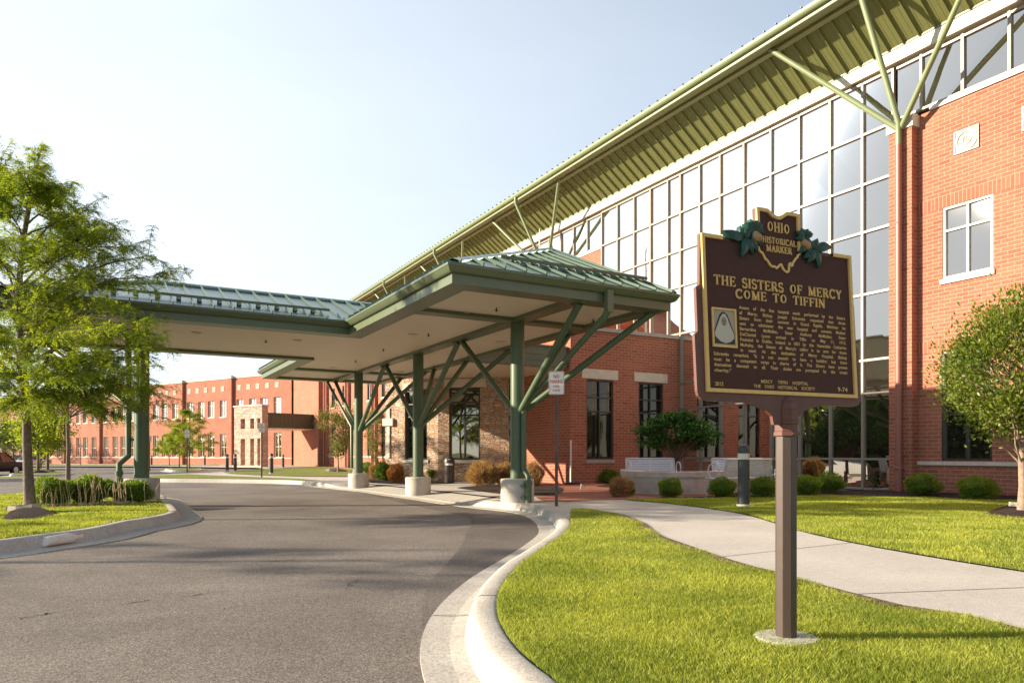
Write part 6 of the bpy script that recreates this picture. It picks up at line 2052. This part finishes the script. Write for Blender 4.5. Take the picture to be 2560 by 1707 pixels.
# ------------------------------------------------------------------ shrubs
def shrub_mesh(name, seed, n, leaf, core, spiky=False, ll=0.05, lw=0.03, shear=0.11, sparse=1.0):
    """unit shrub: radius 1, height 1 from the ground; leaves over a dark twiggy core"""
    rng = np.random.default_rng(seed)
    m = MB(); nu, nv = 14, 20
    ph = rng.uniform(0,6.28,4)
    def lump(u):
        return 1+shear*(np.sin(u[...,0]*4.3+ph[0])*np.sin(u[...,1]*3.7+ph[1])+np.sin(u[...,2]*5.1+ph[2]+u[...,0]*2.2))
    for i in range(nu+1):
        t = math.pi*i/nu
        for j in range(nv):
            a = 2*math.pi*j/nv
            u = np.array([math.sin(t)*math.cos(a), math.sin(t)*math.sin(a), math.cos(t)])
            k = (0.70 if core == 'dead_core' else 0.84)*float(lump(u))*(0.85 if spiky else 1)
            m.v.append((u[0]*k, u[1]*k, max(0.0,0.5+u[2]*0.5*k)))
    for i in range(nu):
        for j in range(nv):
            k = (j+1)%nv; m.f.append((i*nv+j, i*nv+k, (i+1)*nv+k, (i+1)*nv+j))
    co = m.build(name, M[core], None, org=(0,0,0), smooth=True)
    u = rand_unit(rng, n)
    r = rng.uniform(0.80,1.02,n)*lump(u)
    P = np.stack([u[:,0]*r,u[:,1]*r,0.5+u[:,2]*0.5*r],1)
    P[:,2] = np.maximum(P[:,2],0.02)
    if spiky:
        D = nrm(u*np.array([1,1,.6])+rng.normal(size=(n,3))*0.35+np.array([0,0,.35])); P -= D*0.10*np.array([1,1,.5])
    else:
        D = nrm(u+rng.normal(size=(n,3))*0.75+np.array([0,0,.25]))
    S = nrm(np.cross(D, rand_unit(rng,n)))
    V = leaf_quads(P, D, S, ll*rng.uniform(.6,1.4,n), lw*rng.uniform(.6,1.3,n))
    lo = quads_mesh('foliage', V, M[leaf], None, (0,0,0))
    return co, lo
SH = {}
SH['box'] = [shrub_mesh('boxwood', 71+k, 3600, 'box_leaf', 'box_core', False, 0.10, 0.055) for k in range(3)]
SH['yew'] = [shrub_mesh('boxwood', 75+k, 4600, 'box_leaf', 'box_core', True, 0.13, 0.030) for k in range(3)]
SH['dead'] = [shrub_mesh('dead_shrub', 81+k, 5200, 'dead_leaf', 'dead_core', True, 0.30, 0.018, 0.14) for k in range(2)]
SH['rust'] = [shrub_mesh('dead_shrub', 85, 4200, 'rust_leaf', 'dead_core', True, 0.14, 0.035, 0.08)]
used = set(); PROTO = {id(c): n for n, L in SH.items() for c, l in L}
def place_shrub(kind, k, px, py, wpx, hpx, label, group, name, rot=0.0):
    p = gp(px, py-2); d = depth_of(p)
    core, lf = SH[kind][k % len(SH[kind])]
    key = (kind, k % len(SH[kind]))
    if key in used:
        c = core.copy(); link(c); l = lf.copy(); link(l); l.parent = c
    else:
        used.add(key); c, l = core, lf; l.parent = c
    w = wpx/FPX*d/2
    c.name = name
    c.location = (p.x, p.y, p.z-0.01); c.scale = (w*(1+0.06*math.sin(px)), w*(1+0.10*math.cos(px*1.7)), hpx/FPX*d); c.rotation_euler = (0,0,rot)
    tag(c, label, 'shrub', group)
    return c
GB, GD, GL_ = 'clipped green shrubs along the right bed', 'dead brown shrubs', 'clipped boxwoods in the left island'
for i, (px, py, w, h, lb) in enumerate(((1521,1210,54,35,'small clipped green shrub against the vestibule brick, left of the seat wall'),
      (1676,1245,67,48,'round green shrub in front of the middle of the concrete seat wall'),
      (1807,1246,74,51,'round green shrub left of the near bollard light'),
      (1908,1245,68,51,'round green shrub right of the near bollard light'),
      (2018,1240,66,50,'round green shrub just right of the brown marker post'),
      (2074,1234,66,53,'upper green shrub right of the marker post, close to the glass wall'),
      (2306,1240,80,53,'round green shrub at the foot of the brick pilaster'),
      (2443,1250,90,56,'round green shrub beneath the lower window of the brick wall, rightmost of its row'))):
    place_shrub('yew', i, px, py, w, h, lb, GB, 'green_shrub', i*1.3)
for i, (px, py, w, h, lb) in enumerate(((129,1267,92,72,'leftmost boxwood of the island, right of the near tree trunk'),
      (217,1261,108,70,'large middle boxwood of the left island'),
      (268,1246,62,46,'boxwood half hidden behind the others near the rain pipe'),
      (327,1258,92,55,'boxwood in front of the left canopy footing'))):
    place_shrub('box', i, px, py, w, h, lb, GL_, 'boxwood', i*1.1)
for i, (kd, px, py, w, h, lb) in enumerate((('box',958,1203,38,46,'round bright boxwood between the first two canopy footings'),
      ('box',1088,1204,44,35,'low boxwood right of the middle canopy footing'),
      ('box',918,1184,40,27,'loose green boxwood behind the far canopy footing'),
      ('box',872,1167.5,24,14,'small round boxwood in the distant bed, first from the left'),
      ('box',893,1168,22,13,'small round boxwood in the distant bed, beside the far column'),
      ('yew',858,1166,44,34,'dark green shrub behind the vase shaped tree'),
      ('yew',912,1166,36,32,'dark green shrub right of the far canopy column'),
      ('rust',989,1208,44,45,'rust orange half dead shrub left of the middle canopy footing'),
      ('dead',933,1199,24,34,'thin tan dead shrub right of the far canopy footing'),
      ('dead',1208,1216,70,56,'largest golden dead shrub left of the near canopy footing'),
      ('dead',1258,1214,52,52,'golden dead shrub just behind the left side of the near footing'),
      ('dead',1334,1216,46,54,'golden dead shrub right of the near rain pipe'),
      ('dead',1551,1243,58,46,'brown dead shrub at the left end of the seat wall'))):
    place_shrub(kd, i, px, py, w, h, lb, GD if kd in ('dead','rust') else 'boxwoods round the entrance', 'dead_shrub' if kd in ('dead','rust') else 'boxwood', i*0.9)
place_shrub('yew', 2, 1577, 1241, 22, 36, 'green living side growth beside the brown dead shrub', GD, 'green_shrub', 0.4)

# broad leaved weed at the foot of the glass
rng = np.random.default_rng(5); p = gp(2183, 1224)
n = 60; a = rng.uniform(0,6.28,n); zz = rng.uniform(0.05,0.5,n)
D = nrm(np.stack([np.cos(a),np.sin(a),rng.uniform(.1,.6,n)],1)); B = np.stack([rng.normal(0,.05,n),rng.normal(0,.05,n),zz],1)
S = nrm(np.cross(D, np.array([0,0,1.0])))
wd_ = thing('weed', 'young broad leaved plant growing at the foot of the glass wall', 'plant', p); ORG[wd_.name] = Vector((0,0,0))
quads_mesh('foliage', leaf_quads(B,D,S,rng.uniform(.12,.24,n),rng.uniform(.05,.09,n)), M['maple_leaf'], wd_)
m = MB()
for k in range(4): m.tube([(0,0,0),(rng.normal(0,.04),rng.normal(0,.04),0.45)],0.006,5)
m.build('stem', M['box_leaf'], wd_, org=(0,0,0))

# dried flower stalks before the island boxwoods: ten clumps
rngs = random.Random(8)
cl = [(30,1270,3,.25),(92,1269,5,.5),(128,1268,7,.55),(150,1267,5,.45),(178,1266,6,.6),(196,1266,5,.5),(236,1264,7,.6),(258,1263,5,.55),(278,1262,6,.6),(300,1262,4,.6),(325,1261,3,.55),(358,1259,1,.5),(384,1257,1,.48)]
nm = ['low dry flower stalks left of the near tree trunk']+[f'clump of tall dry tan stalks, {w} from the left before the boxwoods' for w in ('second','third','fourth','fifth','sixth','seventh','eighth','ninth','tenth','eleventh')]+['single dry stalk before the island boxwood by the footing','last single dry stalk at the right, before the concrete footing']
for (px, py, k, h), lb in zip(cl, nm):
    p = gp(px, py); m = MB()
    for _ in range(k):
        x, y = rngs.gauss(0,.09), rngs.gauss(0,.06); hh = h*rngs.uniform(.55,1.1); lx, ly = rngs.gauss(0,.07), rngs.gauss(0,.05)
        m.tube([(p.x+x,p.y+y,p.z),(p.x+x+lx*.3+.008,p.y+y,p.z+hh*.4),(p.x+x+lx*.5-.008,p.y+y+ly*.5,p.z+hh*.7),(p.x+x+lx,p.y+y+ly,p.z+hh)],[.0055,.0045,.004,.002],5)
        for q in range(2):
            a = rngs.uniform(0,6.28); m.tube([(p.x+x,p.y+y,p.z+.01),(p.x+x+.06*math.cos(a),p.y+y+.06*math.sin(a),p.z+.07),(p.x+x+.11*math.cos(a),p.y+y+.11*math.sin(a),p.z+.03)],[.007,.005,.002],4)
    tag(m.build('dry_stalks', M['straw'], None, org=p), lb, 'dry stalks', 'dried flower stalks in the left island')

# ================================================================== CARS
def car(name, label, loc, rz, col, L=4.5, Wd=1.78, Hc=1.45, suv=False):
    t = thing(name, label, 'car', loc, rz, 'parked cars')
    ORG[t.name] = Vector((0,0,0))
    paint = plain('car_paint_'+label.split()[0], col, 0.22, metal=0.3, var=0.03)
    # profile along x (front at +x)
    hb_, hd = 0.22, (0.78 if not suv else 0.95)
    prof = [(-L/2,0.45),(-L/2+.05,hd-.02),(-L/2+.25,hd+.05),(-L*0.30,hd+.08)] if not suv else [(-L/2,.45),(-L/2+.05,hd+.1)]
    low = [(L*0.24,hd+.02),(L/2-.25,hd-.10),(L/2-.04,hd-.22),(L/2,0.45),(L/2-.05,hb_),(-L/2+.05,hb_)]
    P = prof+low
    m = MB(); n = len(P)
    ws = [Wd/2*0.86, Wd/2, Wd/2, Wd/2*0.86]
    yy = [-Wd/2, -Wd/2*0.93, Wd/2*0.93, Wd/2]
    for y, k in ((-Wd/2,0.965),(-Wd/2*0.9,1.0),(Wd/2*0.9,1.0),(Wd/2,0.965)):
        for x, z in P: m.v.append((x*k, y, hb_+(z-hb_)*k+ (0.0)))
    for a in range(3):
        for i in range(n):
            j = (i+1)%n; m.f.append((a*n+i, a*n+j, (a+1)*n+j, (a+1)*n+i))
    m.f += [tuple(range(n-1,-1,-1)), tuple(range(3*n,4*n))]
    b = bevel(m.build('body', paint, t, org=(0,0,0)), 0.05, 3); smooth_angle(b, 60)
    # cabin
    x0, x1 = (-L*0.33, L*0.22) if not suv else (-L*0.47, L*0.22)
    r0, r1 = (-L*0.17, L*0.06) if not suv else (-L*0.42, L*0.07)
    def cab(mm, inset, z0, z1, top):
        w0, w1 = Wd/2*0.93-inset, Wd/2*0.76-inset
        V = [(x0+inset,-w0,z0),(x1-inset,-w0,z0),(x1-inset,w0,z0),(x0+inset,w0,z0),(r0,-w1,z1),(r1,-w1,z1),(r1,w1,z1),(r0,w1,z1)]
        k = len(mm.v); mm.v += V
        for q in ((0,1,5,4),(1,2,6,5),(2,3,7,6),(3,0,4,7),(4,5,6,7)): mm.f.append(tuple(k+i for i in q))
    m = MB(); cab(m, 0.0, hd+.02, Hc-0.03, 0); g = m.build('cabin_glass', M['clear_glass'], t, org=(0,0,0))
    m = MB(); m.box(r0-.05,-Wd/2*0.78,Hc-0.035,r1+.05,Wd/2*0.78,Hc+0.01)
    for s in (-1,1):
        for (xa, xb) in ((x0,r0),(x1,r1),((x0+x1)/2-.05,(r0+r1)/2)):
            m.bar((xa,s*Wd/2*0.935,hd+.02),(xb,s*Wd/2*0.765,Hc),0.06,0.05)
    smooth_angle(bevel(m.build('roof', paint, t, org=(0,0,0)), 0.02, 2), 60)
    for s in (-1,1):
        for x in (-L*0.30, L*0.31):
            m = MB(); m.tube([(x,s*(Wd/2-.2),.32),(x,s*(Wd/2+.01),.32)],0.32,20); w = m.build('wheel', M['black'], t, org=(0,0,0))
            m = MB(); m.tube([(x,s*(Wd/2),.32),(x,s*(Wd/2+.02),.32)],0.20,14); m.build('rim', M['silver'], w, org=(0,0,0))
        m = MB(); m.obox((L/2-.12,s*Wd/2*.72,hd-.24),(.09,0,0),(0,Wd*.11,0),(0,0,.07)); bevel(m.build('headlight', M['lens'], t, org=(0,0,0)),.03,2)
        m = MB(); m.obox((L*0.17,s*(Wd/2+.08),hd+.10),(.05,0,0),(0,.09,0),(0,0,.06)); bevel(m.build('mirror', paint, t, org=(0,0,0)),.02,2)
    m = MB(); m.box(L/2-.04,-Wd*.26,.42,L/2+.012,Wd*.26,.56); m.build('grille', M['black'], t, org=(0,0,0))
    return t
p = gp(-36, 1187.5, RD); car('parked_car', 'black car at the left edge, its front towards the drive', (p.x, p.y, p.z), math.radians(238), (0.012,0.013,0.016), L=4.8)
for px, py, rz, col, lb, sv in ((46,1163.5,-1.9,(0.03,0.034,0.04),'dark grey parked car partly behind the near tree trunk',True),
        (74,1164.5,-2.1,(0.62,0.60,0.58),'white parked car hidden by the near tree trunk',False),
        (96,1162.8,-1.9,(0.40,0.44,0.50),'silver parked car right of the near tree trunk',False),
        (4,1161.2,-1.9,(0.55,0.55,0.55),'pale parked car behind the black car',True)):
    car('parked_car', lb, gp(px, py, RD), rz, col, suv=sv)
